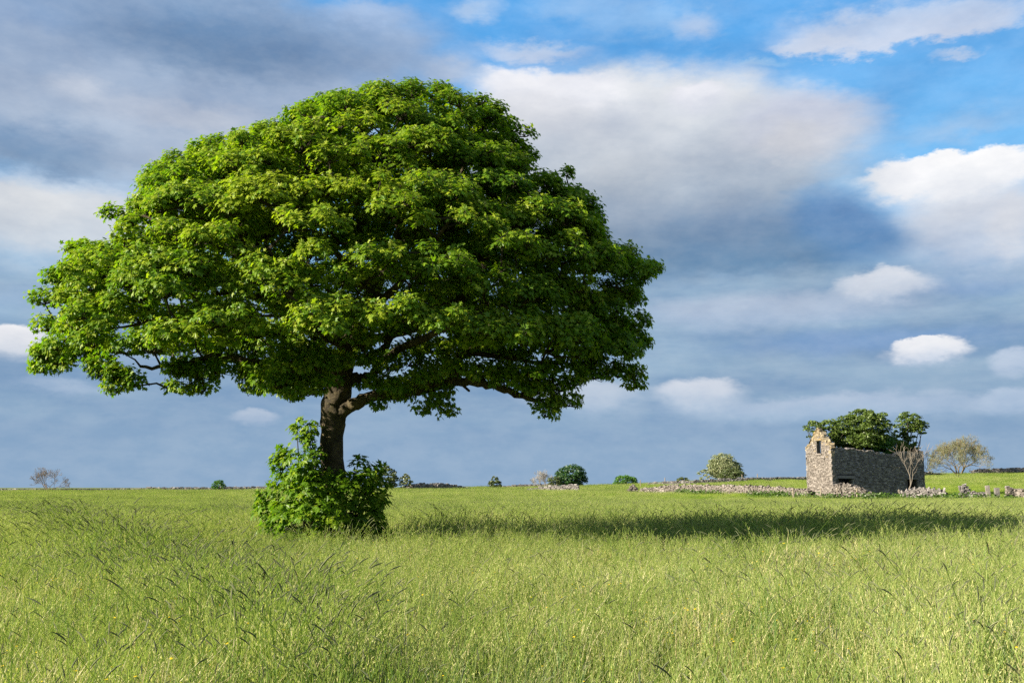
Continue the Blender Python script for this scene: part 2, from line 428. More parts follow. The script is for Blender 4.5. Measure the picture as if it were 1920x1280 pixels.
# ------------------------------------------------------------------ the big sycamore
LEAF = np.array([(0, 0, 0), (.03, .45, -.10), (.27, .25, -.01), (.66, .55, -.15), (.60, .20, -.06), (1.0, 0, -.22),
                 (.60, -.20, -.06), (.66, -.55, -.15), (.27, -.25, -.01), (.03, -.45, -.10)])
LEAF_T = np.array([(0, i+1, i) for i in range(1, 9)])[:, [0, 2, 1]]
def leaf_verts(P, D, Nn, S):
    D = unit(D); side = unit(np.cross(Nn, D)); Nn = np.cross(D, side)
    return P[:, None]+S[:, None, None]*(LEAF[None, :, 0:1]*D[:, None]+LEAF[None, :, 1:2]*side[:, None]+LEAF[None, :, 2:3]*Nn[:, None])
def clump_sprigs(clumps, spacing_n, rng):
    """clumps: list of (center, outward, radius, tone, flat) -> sprig arrays (pos, axis, tone, clump index)"""
    P, A, T, I = [], [], [], []
    for k, (c, o, r, tn, flat_) in enumerate(clumps):
        n = max(5, int(spacing_n*(r/.65)**2*(.6 if c[1] > TD+1.6 else 1)))
        v = unit(rng.normal(size=(n, 3))); v[:, 2] = np.abs(v[:, 2])*1.0-.18
        v = unit(v+.35*np.asarray(o)); rad = r*(.62+.42*rng.random(n))
        pos = np.asarray(c)+v*rad[:, None]*np.array((1, 1, flat_))
        P.append(pos); A.append(unit(v*.8+.5*np.asarray(o)+np.array((0, 0, .25)))); T.append(np.full(n, tn)+rng.normal(size=n)*.08); I.append(np.full(n, k))
    return np.concatenate(P), np.concatenate(A), np.concatenate(T), np.concatenate(I)
def sprig_leaves(P, A, T, rng, k=8, size=.145, drop=.45):
    n = len(P)
    P = np.repeat(P, k, 0); A = np.repeat(A, k, 0); T = np.repeat(T, k); j = np.tile(np.arange(k), n)
    phi = j*2.4+rng.random(n*k)*.9+np.repeat(rng.random(n)*6.28, k)
    up = np.array((0, 0, 1.0)); e1 = unit(np.cross(A, up)+1e-4); e2 = np.cross(A, e1)
    rad = e1*np.cos(phi)[:, None]+e2*np.sin(phi)[:, None]
    back = (j/k)[:, None]
    D = unit(rad*1.0+A*(.55-.5*back)+np.array((0, 0, -drop))+rng.normal(size=(n*k, 3))*.18)
    pos = P-A*back*.16+rad*(.05+.05*rng.random((n*k, 1)))
    Nn = unit(up*.8+A*.8+rng.normal(size=(n*k, 3))*.34)
    S = size*(.62+.62*rng.random(n*k))*(1-.25*(j == 0))
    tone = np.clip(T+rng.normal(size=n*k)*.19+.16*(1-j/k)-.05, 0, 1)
    return pos, D, Nn, S, tone
def leaf_mesh(name, mats, pos, D, Nn, S, tone, racemes=None):
    v = leaf_verts(pos, D, Nn, S); n = len(v)
    t = (np.arange(n)[:, None, None]*len(LEAF)+LEAF_T[None]).reshape(-1, 3)
    mb = MB(); mb.add(v.reshape(-1, 3), t, tone=np.repeat(tone, len(LEAF)))
    if racemes is not None:
        rp, rl = racemes; m = len(rp)
        ang = np.arange(3)*2.094; w = .016
        ring = np.stack([np.cos(ang)*w, np.sin(ang)*w, np.zeros(3)], -1)
        vv = np.concatenate([rp[:, None], rp[:, None]+ring[None]-np.array((0, 0, .4))*rl[:, None, None], rp[:, None]-np.array((0, 0, 1))*rl[:, None, None]], 1)
        tt = []
        for a in range(3): tt += [(0, 1+a, 1+(a+1) % 3), (4, 1+(a+1) % 3, 1+a)]
        t2 = (np.arange(m)[:, None, None]*5+np.array(tt)[None]).reshape(-1, 3)
        mb.add(vv.reshape(-1, 3), t2, tone=np.repeat(RNG.random(m), 5), mat=1)
    return mb.mesh(name, mats)
LEAF_ONE = [mesh('sycamore_leaf', LEAF, LEAF_T, [M['sycamore_leaf']], tone=np.full(len(LEAF), t)) for t in (.25, .45, .6, .8)]
def leaf_parts(parent, pos, D, Nn, S, tone, sel):
    D = unit(D); side = unit(np.cross(Nn, D)); N2 = np.cross(D, side); off = np.array(parent.matrix_basis.translation)
    for i in sel:
        o = bpy.data.objects.new('leaf', LEAF_ONE[int(min(3, max(0, tone[i]*4-.2)))]); COL.objects.link(o); o.parent = parent
        m = Matrix.Identity(4)
        for a, vec in enumerate((D[i], side[i], N2[i])):
            for b_ in range(3): m[b_][a] = vec[b_]*S[i]
        m.translation = Vector(pos[i]-off); o.matrix_basis = m

TD = 24.0
def tp(px, py, dd=0.0):
    p = at(px, py, TD); p[1] += dd; return p
base_x = tp(630, 1030)[0]
tree = empty('sycamore_tree', (base_x, TD, tz(base_x, TD)), 'large solitary sycamore with a broad domed crown and leafy trunk base', 'tree')
rng = np.random.default_rng(10)
# trunk and limbs in photo pixels at the trunk's distance, plus depth offset and radius in metres
trunk_pts = [(632, 1046, 0, .80), (628, 1015, 0, .60), (623, 960, 0, .44), (623, 900, 0, .375), (622, 850, 0, .345), (623, 810, 0, .35), (625, 778, 0, .39),
             (632, 745, 0, .42), (636, 715, 0, .37), (643, 685, .05, .34), (653, 645, .1, .30), (674, 595, .1, .26), (702, 535, .1, .21), (735, 465, .1, .16), (762, 385, .1, .11), (778, 300, .1, .07), (784, 225, .1, .035)]
limbs = [
 [(640, 772, -.1, .24), (668, 757, -.2, .19), (700, 747, -.35, .165), (750, 742, -.7, .15), (800, 736, -1.1, .145), (850, 727, -1.3, .135), (900, 729, -1.4, .12), (945, 739, -1.45, .10), (990, 756, -1.5, .07), (1035, 768, -1.5, .04)],
 [(800, 736, -1.1, .12), (835, 705, -1.0, .115), (880, 668, -.8, .10), (970, 628, -.3, .08), (1070, 592, .2, .06), (1160, 556, .4, .03)],
 [(642, 718, .05, .24), (670, 706, .2, .145), (694, 700, .3, .13), (708, 676, .35, .12), (722, 635, .5, .11), (765, 595, .6, .095), (830, 535, .8, .075), (900, 465, .9, .055), (955, 395, 1, .03)],
 [(634, 722, 0, .24), (596, 702, 0, .16), (545, 690, -.1, .14), (485, 684, -.3, .12), (420, 672, -.4, .10), (340, 690, -.5, .07), (280, 692, -.6, .04)],
 [(640, 700, .1, .22), (602, 664, .8, .14), (540, 632, 1.3, .12), (450, 602, 1.5, .10), (350, 572, 1.5, .08), (250, 552, 1.3, .055), (165, 540, 1, .03)],
 [(652, 650, .1, .20), (592, 588, 0, .13), (520, 528, -.2, .11), (430, 470, -.3, .085), (330, 430, -.3, .06), (250, 400, -.2, .03)],
 [(640, 705, -.1, .20), (624, 672, -1.1, .12), (605, 628, -2.3, .10), (592, 585, -3.5, .075), (586, 545, -4.4, .04)],
 [(660, 625, .1, .18), (716, 592, -1.2, .115), (780, 560, -2.5, .09), (830, 530, -3.7, .065), (862, 500, -4.5, .035)],
 [(652, 650, 0, .17), (566, 606, -1.5, .105), (470, 566, -2.8, .08), (380, 545, -3.5, .05), (300, 545, -3.8, .03)],
 [(650, 660, .2, .18), (630, 615, 1.6, .11), (600, 560, 2.9, .085), (580, 500, 3.9, .05), (570, 450, 4.4, .03)],
 [(660, 640, .2, .17), (740, 605, 1.6, .105), (820, 570, 2.8, .08), (900, 545, 3.6, .05), (980, 540, 4.0, .03)],
 [(700, 540, .1, .15), (625, 465, .4, .095), (545, 385, .7, .07), (480, 312, .8, .035)],
 [(735, 465, .1, .13), (800, 400, .2, .085), (860, 320, .2, .06), (900, 250, .2, .03)],
 [(708, 676, .35, .12), (790, 655, -1.4, .10), (890, 628, -2.5, .07), (1000, 605, -3.0, .045), (1080, 590, -3.2, .03)],
 [(750, 430, .1, .11), (720, 350, -1.2, .07), (690, 280, -1.9, .035)],
 [(735, 465, .1, .11), (840, 440, -1.6, .07), (940, 420, -2.4, .04)],
 [(520, 528, -.2, .10), (470, 460, -1.2, .07), (420, 380, -1.6, .04)],
 [(880, 668, -.8, .08), (980, 680, -.6, .06), (1090, 690, -.4, .045), (1175, 700, -.3, .025)],
 [(450, 602, 1.5, .07), (340, 600, .5, .06), (240, 590, 0, .045), (140, 620, -.3, .03)],
 [(970, 628, -.3, .06), (1060, 520, -.2, .05), (1110, 440, 0, .03)],
]
def seg(lst, per=6):
    p = np.array([tuple(tp(a, b_, c))+(r,) for a, b_, c, r in lst]); return spline(p, per)
mb = MB(); s = seg(trunk_pts, 8); tube(mb, s[:, :3], s[:, 3]*.79, 28, knob=.16)
for ang in (0.3, 1.5, 2.7, 3.9, 5.2):          # root flares
    c = np.array((math.cos(ang), math.sin(ang), 0)); b0 = np.array((base_x, TD, tz(base_x, TD)))
    tube(mb, [b0+c*.2+np.array((0, 0, .9)), b0+c*.48+np.array((0, 0, .42)), b0+c*.8+np.array((0, 0, .1)), b0+c*1.1+np.array((0, 0, -.12))], [.16, .2, .16, .08], 7)
obj('trunk', mb.mesh('trunk', [M['bark']], True), tree)
nodes, nlen = [], []
for row, dist in zip(s[18::3], np.arange(len(s[18::3]))*.35): nodes.append(row[:3]); nlen.append(dist)
for lm in limbs:
    s = seg(lm); s[2:-1, :3] += rng.normal(size=(len(s)-3, 3))*.022; mb = MB(); tube(mb, s[:, :3], s[:, 3]*.84, 10, rough=.03, knob=.13)
    obj('limb', mb.mesh('limb', [M['bark']], True), tree)
    d0 = np.linalg.norm(s[0, :3]-tp(636, 715)); acc = d0
    for i in range(4, len(s), 2):
        acc += np.linalg.norm(s[i, :3]-s[i-2, :3]); nodes.append(s[i, :3]); nlen.append(acc)
# dead stub under the right-hand limb
mb = MB(); tube(mb, [tp(868, 728, -1.3), tp(884, 742, -1.3)], [.035, .03], 6); obj('limb', mb.mesh('limb', [M['bark']], True), tree)
# crown envelope: photo rows with left and right edge of the crown
ENV = np.array([(140, 690, 800), (155, 635, 885), (190, 525, 945), (215, 468, 970), (250, 395, 990), (270, 282, 995), (310, 247, 1002), (332, 230, 1062), (360, 212, 1115),
                (390, 198, 1138), (430, 172, 1140), (460, 130, 1190), (490, 102, 1240), (530, 70, 1232), (560, 66, 1196), (600, 72, 1212), (640, 76, 1212), (690, 90, 1200)], float)
rng = np.random.default_rng(11)
clumps = []; centers = []
def try_add(c, o, r, tn, fl, mind):
    if centers and np.min(np.linalg.norm((np.array(centers)-c)*np.array((1, 1, 1.25)), axis=1)) < mind: return False
    centers.append(c); clumps.append((c, o, r, tn, fl)); return True
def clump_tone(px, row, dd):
    t = .53+.34*math.exp(-((px-640)/230)**2-((row-450)/140)**2)*(dd < 0)+rng.normal()*.07  # flowering plus warm sunlight painted into the leaf tone at front centre
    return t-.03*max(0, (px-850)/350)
# clumps fixed along the silhouette, and the hanging skirts at the bottom edge
fixed = [(740, 655, .4, .5), (800, 650, -.2, .55), (860, 665, -.6, .55), (915, 655, -1.0, .55), (965, 665, -.4, .55), (1030, 650, -.3, .6), (880, 620, -1.5, .6), (960, 600, -2, .6), (1080, 600, -1.2, .6), (820, 700, .8, .5), (930, 700, .6, .5), (1000, 700, -.9, .5),
         (760, 715, .2, .4), (690, 665, .8, .45), (520, 690, 1.2, .5), (450, 685, 1.5, .5), (380, 650, 1.5, .55), (110, 665, -.3, .62), (170, 655, .3, .6), (205, 690, -.5, .5), (245, 705, -.6, .5), (262, 660, -1, .6), (320, 660, -1.2, .65), (370, 695, -.4, .52), (415, 690, -.3, .52), (430, 650, .6, .6),
         (482, 700, -.3, .48), (500, 655, -.5, .6), (565, 705, -1.3, .52), (590, 665, -1.6, .62), (610, 715, -.9, .38), (640, 690, -1.6, .45), (650, 640, -2.4, .65), (700, 655, -1.8, .6), (690, 610, -2.6, .6),
         (735, 690, -.8, .38), (770, 680, -.5, .5), (760, 745, -.8, .35), (730, 735, -.9, .28), (830, 760, -1.2, .38), (800, 715, -1.1, .4), (835, 690, -.9, .55), (880, 700, -.6, .5), (940, 690, -.3, .5),
         (1000, 735, -1.5, .5), (1045, 735, -1.5, .45), (1015, 765, -1.5, .34), (1055, 690, -.6, .5), (1100, 680, -.4, .5), (1150, 695, -.3, .42), (1190, 640, 0, .5), (1185, 700, -.3, .34), (1120, 640, 0, .6),
         (1060, 330, -.3, .30), (1010, 345, -.4, .45), (1095, 385, -.2, .45), (1205, 505, 0, .5), (1225, 500, .1, .35), (760, 630, -1.5, .4), (560, 735, -1.2, .3), (130, 685, -.4, .4), (90, 610, 0, .5), (85, 560, 0, .5)]
cc = tp(660, 560)
fixed += [(90, 690, -.2, .45), (240, 730, -.6, .42), (268, 722, -.7, .38), (345, 730, -.5, .42), (395, 728, -.5, .42), (478, 730, -.4, .42), (540, 735, -1.2, .45), (575, 748, -1.6, .40), (618, 742, -1.9, .36), (800, 772, -1.2, .30), (845, 778, -1.2, .28), (1020, 782, -1.5, .36), (1062, 762, -1.5, .40), (720, 762, -.9, .28), (1190, 720, -.3, .36), (985, 250, 0, .34), (990, 290, 0, .34), (560, 730, -1.9, .52), (602, 742, -1.8, .42), (640, 728, -2.0, .40), (585, 705, -2.4, .6), (660, 690, -1.6, .42), (700, 684, -1.3, .42), (530, 720, -1.5, .48), (625, 700, -2.3, .5), (945, 238, 0, .5), (962, 278, 0, .5), (966, 312, -.2, .45), (925, 208, 0, .45), (900, 185, .2, .4), (1100, 400, 0, .45), (1160, 485, 0, .45), (1180, 560, .1, .45), (105, 520, 0, .45), (150, 465, 0, .45), (215, 400, 0, .42), (715, 722, -1.0, .34), (765, 735, -1.5, .38), (815, 722, -1.9, .42), (865, 708, -2.0, .45), (905, 715, -2.0, .42), (950, 728, -2.0, .42), (1000, 715, -2.1, .5), (735, 728, -.9, .42), (790, 728, -1.2, .44), (832, 742, -1.2, .40), (690, 715, .4, .36), (1000, 738, -1.5, .55), (1062, 722, -1.5, .5), (1030, 762, -1.5, .38), (950, 712, -1.4, .42), (1110, 705, -.6, .5), (1160, 700, -.3, .45), (1190, 600, .1, .5),
          (105, 672, -.3, .5), (150, 665, -.2, .55), (215, 700, -.5, .5), (255, 712, -.6, .42), (352, 696, -.6, .5), (392, 702, -.5, .5), (480, 706, -.4, .5), (568, 688, -1.8, .6), (604, 705, -1.6, .5), (572, 722, -1.5, .42), (640, 690, -2.0, .5), (300, 640, -.8, .55), (520, 640, -1.8, .6)]
for px, row, dd, r in fixed:
    c = tp(px, row, dd); o = unit(c-cc+np.array((0, 0, .3)))
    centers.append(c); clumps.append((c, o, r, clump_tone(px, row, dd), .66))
BOT = np.array([(60, 672), (180, 668), (240, 640), (300, 690), (440, 682), (520, 660), (600, 690), (660, 668), (720, 645), (800, 668), (900, 690), (1000, 705), (1100, 700), (1210, 690)], float)
def below(c, r):
    qx = 960+c[0]/c[1]*F*1.005; qy = 907-(c[2]-EYE)/c[1]*F
    return qy+r*.45/c[1]*F > np.interp(qx, BOT[:, 0], BOT[:, 1])
def outside(c, r):
    k_ = F/c[1]; qx = 960+c[0]*k_*1.005; qy = 907-(c[2]-EYE)*k_
    return qx-r*k_ < np.interp(qy, ENV[:, 0], ENV[:, 1])-8 or qx+r*k_ > np.interp(qy, ENV[:, 0], ENV[:, 2])+8 or qy-r*.55*k_ < 122
def in_gap(c, r):          # a break in the leaves on the sunny side, through which light reaches the fork
    g_ = c-np.array(tp(628, 765, -.3)); al = float(g_@np.array(SUN)); return al > 1 and np.linalg.norm(g_-al*np.array(SUN)) < r*.75+.3
boughs = []
for k in range(9000):
    row = 140+550*rng.random()**.85
    xl, xr = np.interp(row, ENV[:, 0], ENV[:, 1]), np.interp(row, ENV[:, 0], ENV[:, 2])
    pc, w = (xl+xr)/2, (xr-xl)/2; phi = rng.random()*6.283; up = ((690-row)/550)**1.5*1.7
    r = .66+.58*rng.random()**1.3; f_ = max(0, 1-(r*.95)/(w/F*TD))
    if row < 165: f_ *= math.sqrt(rng.random())
    px = pc+w*f_*math.cos(phi); dd = w/F*TD*.80*f_*math.sin(phi)+.2
    c = tp(px, row, 0); c[1] += dd; c[2] -= .5
    if below(c, r) or outside(c, r*.82) or (boughs and min(np.linalg.norm((c-b_[0])*np.array((1, 1, 1.12)))/(r+b_[1]) for b_ in boughs) < .63): continue
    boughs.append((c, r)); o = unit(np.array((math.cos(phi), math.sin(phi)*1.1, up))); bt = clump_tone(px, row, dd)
    nb = int(7*(r/1.0)**2)+3
    for q_ in range(nb):
        g_ = (q_+.5)/nb; a_ = q_*2.4+r; z_ = 1-1.15*g_; h_ = math.sqrt(max(0, 1-z_*z_))
        v_ = unit(np.array((math.cos(a_)*h_, math.sin(a_)*h_, z_))+.35*o); cr = r*(.40+.14*rng.random())
        cc_ = c+v_*np.array((1, 1, .80))*(r-cr*.55)+rng.normal(size=3)*.06
        if in_gap(cc_, cr) or below(cc_, cr*.6) or outside(cc_, cr*.8): continue
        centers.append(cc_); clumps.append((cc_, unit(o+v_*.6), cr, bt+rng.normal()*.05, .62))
print('boughs', len(boughs))
for k in range(2600):       # single shoots between the boughs
    row = 145+540*rng.random()**.85; xl, xr = np.interp(row, ENV[:, 0], ENV[:, 1]), np.interp(row, ENV[:, 0], ENV[:, 2])
    pc, w = (xl+xr)/2, (xr-xl)/2; phi = rng.random()*6.283; r = .36+.2*rng.random(); f_ = max(0, 1-r*.8/(w/F*TD))
    if row < 165: f_ *= math.sqrt(rng.random())
    px = pc+w*f_*math.cos(phi); dd = w/F*TD*.8*f_*math.sin(phi)+.2
    c = tp(px, row, 0); c[1] += dd; c[2] -= .25
    if below(c, r+.15) or in_gap(c, r) or outside(c, r*.7): continue
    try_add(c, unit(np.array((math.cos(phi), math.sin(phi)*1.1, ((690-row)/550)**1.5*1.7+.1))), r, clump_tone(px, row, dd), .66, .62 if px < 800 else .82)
for k in range(6000):
    row = 150+470*rng.random(); xl, xr = np.interp(row, ENV[:, 0], ENV[:, 1]), np.interp(row, ENV[:, 0], ENV[:, 2])
    pc, w = (xl+xr)/2, (xr-xl)/2; phi = rng.random()*6.283; f_ = .35+.42*rng.random(); r = .45+.3*rng.random()
    px = pc+w*f_*math.cos(phi); dd = w/F*TD*.8*f_*math.sin(phi)+.2
    c = tp(px, row, 0); c[1] += dd; c[2] -= .4+.5*rng.random()
    if below(c, r+.5) or in_gap(c, r): continue
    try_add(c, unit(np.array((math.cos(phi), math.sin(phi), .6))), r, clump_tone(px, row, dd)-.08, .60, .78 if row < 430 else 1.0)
print('clumps', len(clumps))
# twigs grow from the nearest limb to every clump
nodes_a = np.array(nodes); nlen_a = np.array(nlen)
mbt = MB()
order = np.argsort([np.linalg.norm(c[0]-cc) for c in clumps])
sp, sa, st, si = clump_sprigs(clumps, 52, rng)
start_of = {}
for k in order:
    c = clumps[k][0]; r = clumps[k][2]; end = c-np.array((0, 0, r*.28))
    dist = np.linalg.norm(nodes_a-end, axis=1); j = int(np.argmin(dist+.12*nlen_a+np.where(nodes_a[:, 2] > end[2]+.4, .8, 0)))
    a = nodes_a[j]; L = dist[j]
    n = max(3, int(L/.3)); t = np.linspace(0, 1, n)[:, None]
    mid = (a+end)/2+np.array((0, 0, .12*L))+rng.normal(size=3)*.10*L
    pts = (1-t)**2*a+2*t*(1-t)*mid+t*t*end+rng.normal(size=(n, 3))*.03*np.sin(t*math.pi)
    tube(mbt, pts, np.linspace(min(.055, .02+.016*L), .013, n), 5, cap=False)
    nodes_a = np.concatenate([nodes_a, pts[1:]]); nlen_a = np.concatenate([nlen_a, nlen_a[j]+L*t[1:, 0]])
    sel = np.where(si == k)[0]
    for i in sel[::2]:
        p = sp[i]; m_ = (end+p)/2+np.array((0, 0, -.05))+rng.normal(size=3)*.05
        tube(mbt, [end, m_, p], [.011, .008, .004], 3, cap=False)
o = obj('twigs', mbt.mesh('twigs', [M['twig']], False), tree); o['kind'] = 'stuff'
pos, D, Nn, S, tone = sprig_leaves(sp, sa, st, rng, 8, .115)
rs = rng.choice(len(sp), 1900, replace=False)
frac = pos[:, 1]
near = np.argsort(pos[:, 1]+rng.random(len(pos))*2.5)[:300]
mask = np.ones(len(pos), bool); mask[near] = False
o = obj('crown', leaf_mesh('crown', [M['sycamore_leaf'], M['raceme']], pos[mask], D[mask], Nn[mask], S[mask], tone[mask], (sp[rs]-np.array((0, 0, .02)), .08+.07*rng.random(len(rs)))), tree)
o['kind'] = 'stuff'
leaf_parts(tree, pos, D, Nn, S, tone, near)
print('crown leaves', len(pos))

# leafy shoots round the trunk's foot
def shoots(name, label, cat, basept, cl_list, sprigs, size, nparts, seed):
    rg = np.random.default_rng(seed)
    e = empty(name, tuple(basept), label, cat)
    cls = [(tp(px, py, dd), unit(np.array((px-628, 0, 0))/80+np.array((0, -.5+.9*(dd > .4), .35))), r, .40+rg.normal()*.08, .95) for px, py, dd, r in cl_list]
    P, A, T, I = clump_sprigs(cls, sprigs, rg)
    ps, D_, N_, S_, t_ = sprig_leaves(P, A, T, rg, 8, size, .5)
    nr = np.argsort(ps[:, 1]+rg.random(len(ps))*.6)[:nparts]
    mk = np.ones(len(ps), bool); mk[nr] = False
    fo = obj('foliage', leaf_mesh('foliage', [M['sycamore_leaf']], ps[mk], D_[mk], N_[mk], S_[mk], t_[mk]), e); fo['kind'] = 'stuff'
    leaf_parts(e, ps, D_, N_, S_, t_, nr)
    mbb = MB()
    for c in cls:
        b0 = np.asarray(basept)+np.array((rg.normal()*.25, -.35+rg.normal()*.2, 0)) if c[0][1] < TD+.4 else np.asarray(basept)+np.array((rg.normal()*.3, .5, 0))
        tube(mbb, spline([b0, b0*.5+c[0]*.5+np.array((0, -.1, -.1)), c[0]], 4), np.linspace(.03, .01, 9), 5, cap=False)
    stems = obj('stems', mbb.mesh('stems', [M['twig']]), e); stems['kind'] = 'stuff'
    return e
shoots('sycamore_shoots', 'bushy skirt of leafy green shoots around the foot of the big sycamore', 'shrub', (base_x, TD-.4, tz(base_x, TD)),
       [(562, 800, -.35, .20), (572, 822, -.45, .26), (590, 846, -.6, .26), (552, 862, -.4, .34), (588, 880, -.85, .40), (532, 885, -.3, .26), (545, 915, -.6, .45), (590, 925, -1.05, .48), (518, 945, -.4, .34),
        (548, 960, -.85, .46), (595, 970, -1.2, .46), (635, 965, -1.15, .38), (520, 985, -.6, .36), (560, 1000, -1.0, .45), (620, 1005, -1.2, .42), (640, 925, -.85, .28), (618, 890, -.75, .26),
        (668, 900, .1, .22), (690, 888, .2, .24), (684, 915, -.3, .34), (698, 925, .1, .24), (668, 945, -.75, .36), (690, 960, -.35, .32), (672, 985, -.8, .36), (655, 1005, -1.0, .34),
        (560, 905, .8, .5), (600, 950, 1.0, .5), (670, 940, .9, .45), (545, 960, .7, .5), (655, 985, .9, .4), (605, 905, -1.0, .34), (588, 826, -.6, .24), (602, 858, -.65, .28), (590, 800, -.5, .2), (622, 925, -1.05, .34), (612, 950, -1.25, .40), (640, 950, -1.1, .36), (580, 895, -.9, .4), (500, 960, -.4, .3), (705, 882, 0, .28), (708, 908, -.1, .32), (712, 940, -.2, .34), (706, 970, -.4, .34), (690, 900, -.5, .36), (662, 915, -.9, .34), (674, 868, 0, .22), (650, 900, -.8, .3), (700, 990, -.5, .32), (500, 935, -.3, .28), (540, 850, -.3, .26), (525, 865, -.3, .24), (650, 975, -1.3, .36)], 34, .155, 300, 21)
shoots('sycamore_sapling', 'small dark seedling sprig in the grass just right of the sycamore foot', 'plant', tuple(tp(722, 1030, -.4)*np.array((1, 1, 0))+np.array((0, 0, tz(tp(722, 1030)[0], TD-.4)))),
       [(722, 986, -.4, .16), (712, 998, -.4, .16), (730, 1000, -.4, .15)], 70, .11, 20, 22)

# ------------------------------------------------------------------ stones
BOX = np.array([(-1, -1, -1), (1, -1, -1), (1, 1, -1), (-1, 1, -1), (-1, -1, 1), (1, -1, 1), (1, 1, 1), (-1, 1, 1)], float)*.5
BOXT = np.array([(0, 2, 1), (0, 3, 2), (4, 5, 6), (4, 6, 7), (0, 1, 5), (0, 5, 4), (1, 2, 6), (1, 6, 5), (2, 3, 7), (2, 7, 6), (3, 0, 4), (3, 4, 7)])
def stones_into(mb, C, size, ax, ay, az, jit, tone, rg, mat=0):
    """C (n,3) centers, size (n,3), axes (n,3) each"""
    n = len(C)
    loc = (BOX[None]+rg.normal(size=(n, 8, 3))*jit)*size[:, None]
    v = C[:, None]+loc[..., 0:1]*ax[:, None]+loc[..., 1:2]*ay[:, None]+loc[..., 2:3]*az[:, None]
    t = (np.arange(n)[:, None, None]*8+BOXT[None]).reshape(-1, 3)
    mb.add(v.reshape(-1, 3), t, tone=np.repeat(tone, 8), mat=mat)
def rot_axes(n, fwd, rg, amount):
    f_ = unit(np.broadcast_to(fwd, (n, 3))+rg.normal(size=(n, 3))*amount); up = unit(np.array((0, 0, 1.0))+rg.normal(size=(n, 3))*amount)
    ay = unit(np.cross(up, f_)); return f_, ay, np.cross(f_, ay)
def dry_wall(name, label, pts, hts, th=.5, sl=.3, sh=.13, mat='stone_pale', cope=0, seed=1, cat='stone wall', rough=.16, cone=.5):
    """a heap-like field wall along pts (world xy), of heights hts at each point; only the stones too small to tell apart are joined"""
    rg = np.random.default_rng(seed)
    pts = np.asarray(pts, float); hts = np.asarray(hts, float)
    e = empty(name, (pts[0][0], pts[0][1], tz(*pts[0])), label, cat)
    seglen = np.linalg.norm(np.diff(pts, axis=0), axis=1); cum = np.concatenate([[0], np.cumsum(seglen)]); L = cum[-1]
    mb = MB(); Cs, Sz, Fw = [], [], []; nc = max(2, int(hts.max()/sh)+1)
    for k in range(nc):
        for side in (-1, 1, 0):
            sgap = sl*(1.5 if side == 0 else 1)
            for u in np.arange(rg.random()*sl, L, sgap):
                u = min(L, max(0, u+rg.normal()*.05)); h = np.interp(u, cum, hts)*(1+rg.normal()*.07)
                z = (k+.5)*sh
                if z > h: continue
                x, y = np.interp(u, cum, pts[:, 0]), np.interp(u, cum, pts[:, 1]); i = min(len(seglen)-1, np.searchsorted(cum, u, side='right')-1)
                fw = np.append((pts[i+1]-pts[i])/seglen[i], 0); nr = np.array((-fw[1], fw[0], 0))
                wide = th*.5*(1-cone*z/max(.3, hts.max()))
                c = np.array((x, y, tz(x, y)+z))+nr*(wide*side*.7+rg.normal()*.03)+rg.normal(size=3)*.02
                Cs.append(c); Fw.append(fw); Sz.append((sl*(.7+.7*rg.random()), max(.2, wide)*(1+.2*rg.random()), sh*(.85+.5*rg.random())))
    Cs, Sz, Fw = np.array(Cs), np.array(Sz), np.array(Fw)
    n = len(Cs); a, b_, c = rot_axes(n, Fw, rg, rough)
    stones_into(mb, Cs, Sz, a, b_, c, .10, np.clip(rg.normal(size=n)*.22+.48, 0, 1), rg)
    o = obj('wall_stones', mb.mesh('wall_stones', [M[mat]]), e); o['kind'] = 'stuff'
    org = np.array(e.location)
    if cope:
        for q in range(6): pass
        protos = []
        for q in range(5):
            m_ = MB(); z1 = np.zeros((1, 3)); stones_into(m_, z1, np.array([[.12+.07*rg.random(), .40+.1*rg.random(), .22+.14*rg.random()]]), np.array([[1., 0, 0]]), np.array([[0, 1., 0]]), np.array([[0, 0, 1.]]), .12, np.array([.3+.5*rg.random()]), rg)
            protos.append(m_.mesh('coping_stone', [M[mat]]))
        for u in np.linspace(.1, L-.1, cope):
            x, y = np.interp(u, cum, pts[:, 0]), np.interp(u, cum, pts[:, 1]); h = np.interp(u, cum, hts)
            i = min(len(seglen)-1, np.searchsorted(cum, u, side='right')-1); d = pts[i+1]-pts[i]
            so_ = obj('coping_stone', protos[rg.integers(5)], e, loc=tuple(np.array((x, y, tz(x, y)+h+.04))-org))
            so_.rotation_euler = (rg.normal()*.2, .3+rg.normal()*.25, math.atan2(d[1], d[0])+rg.normal()*.2)
    return e
def xy(px, d): return tuple(on(px, d)[:2])

# ------------------------------------------------------------------ the roofless stone barn
rg = np.random.default_rng(5)
RC = at(1562, 930, 108.0)[:2]; TH = R(23)
U = np.array((math.cos(TH), math.sin(TH), 0)); Wd = np.array((-math.sin(TH), math.cos(TH), 0)); Z = np.array((0, 0, 1.0))
BL, BW, TK = 13.1, 4.15, .55
RZ = tz(*RC)-.15
RO = np.array((RC[0], RC[1], RZ))
barn = empty('stone_barn', tuple(RO), 'ruined roofless stone barn with a pale pointed gable and a dark long wall', 'building')
def P3(u, w, z): return RO+u*U+w*Wd+z*Z
def blk(mb, u0, u1, w0, w1, z0, z1, tone=.5):
    v = np.array([P3(u0, w0, z0), P3(u1, w0, z0), P3(u1, w1, z0), P3(u0, w1, z0), P3(u0, w0, z1), P3(u1, w0, z1), P3(u1, w1, z1), P3(u0, w1, z1)])
    mb.add(v, quad=[(0, 3, 2, 1), (4, 5, 6, 7), (0, 1, 5, 4), (1, 2, 6, 5), (2, 3, 7, 6), (3, 0, 4, 7)], tone=tone)
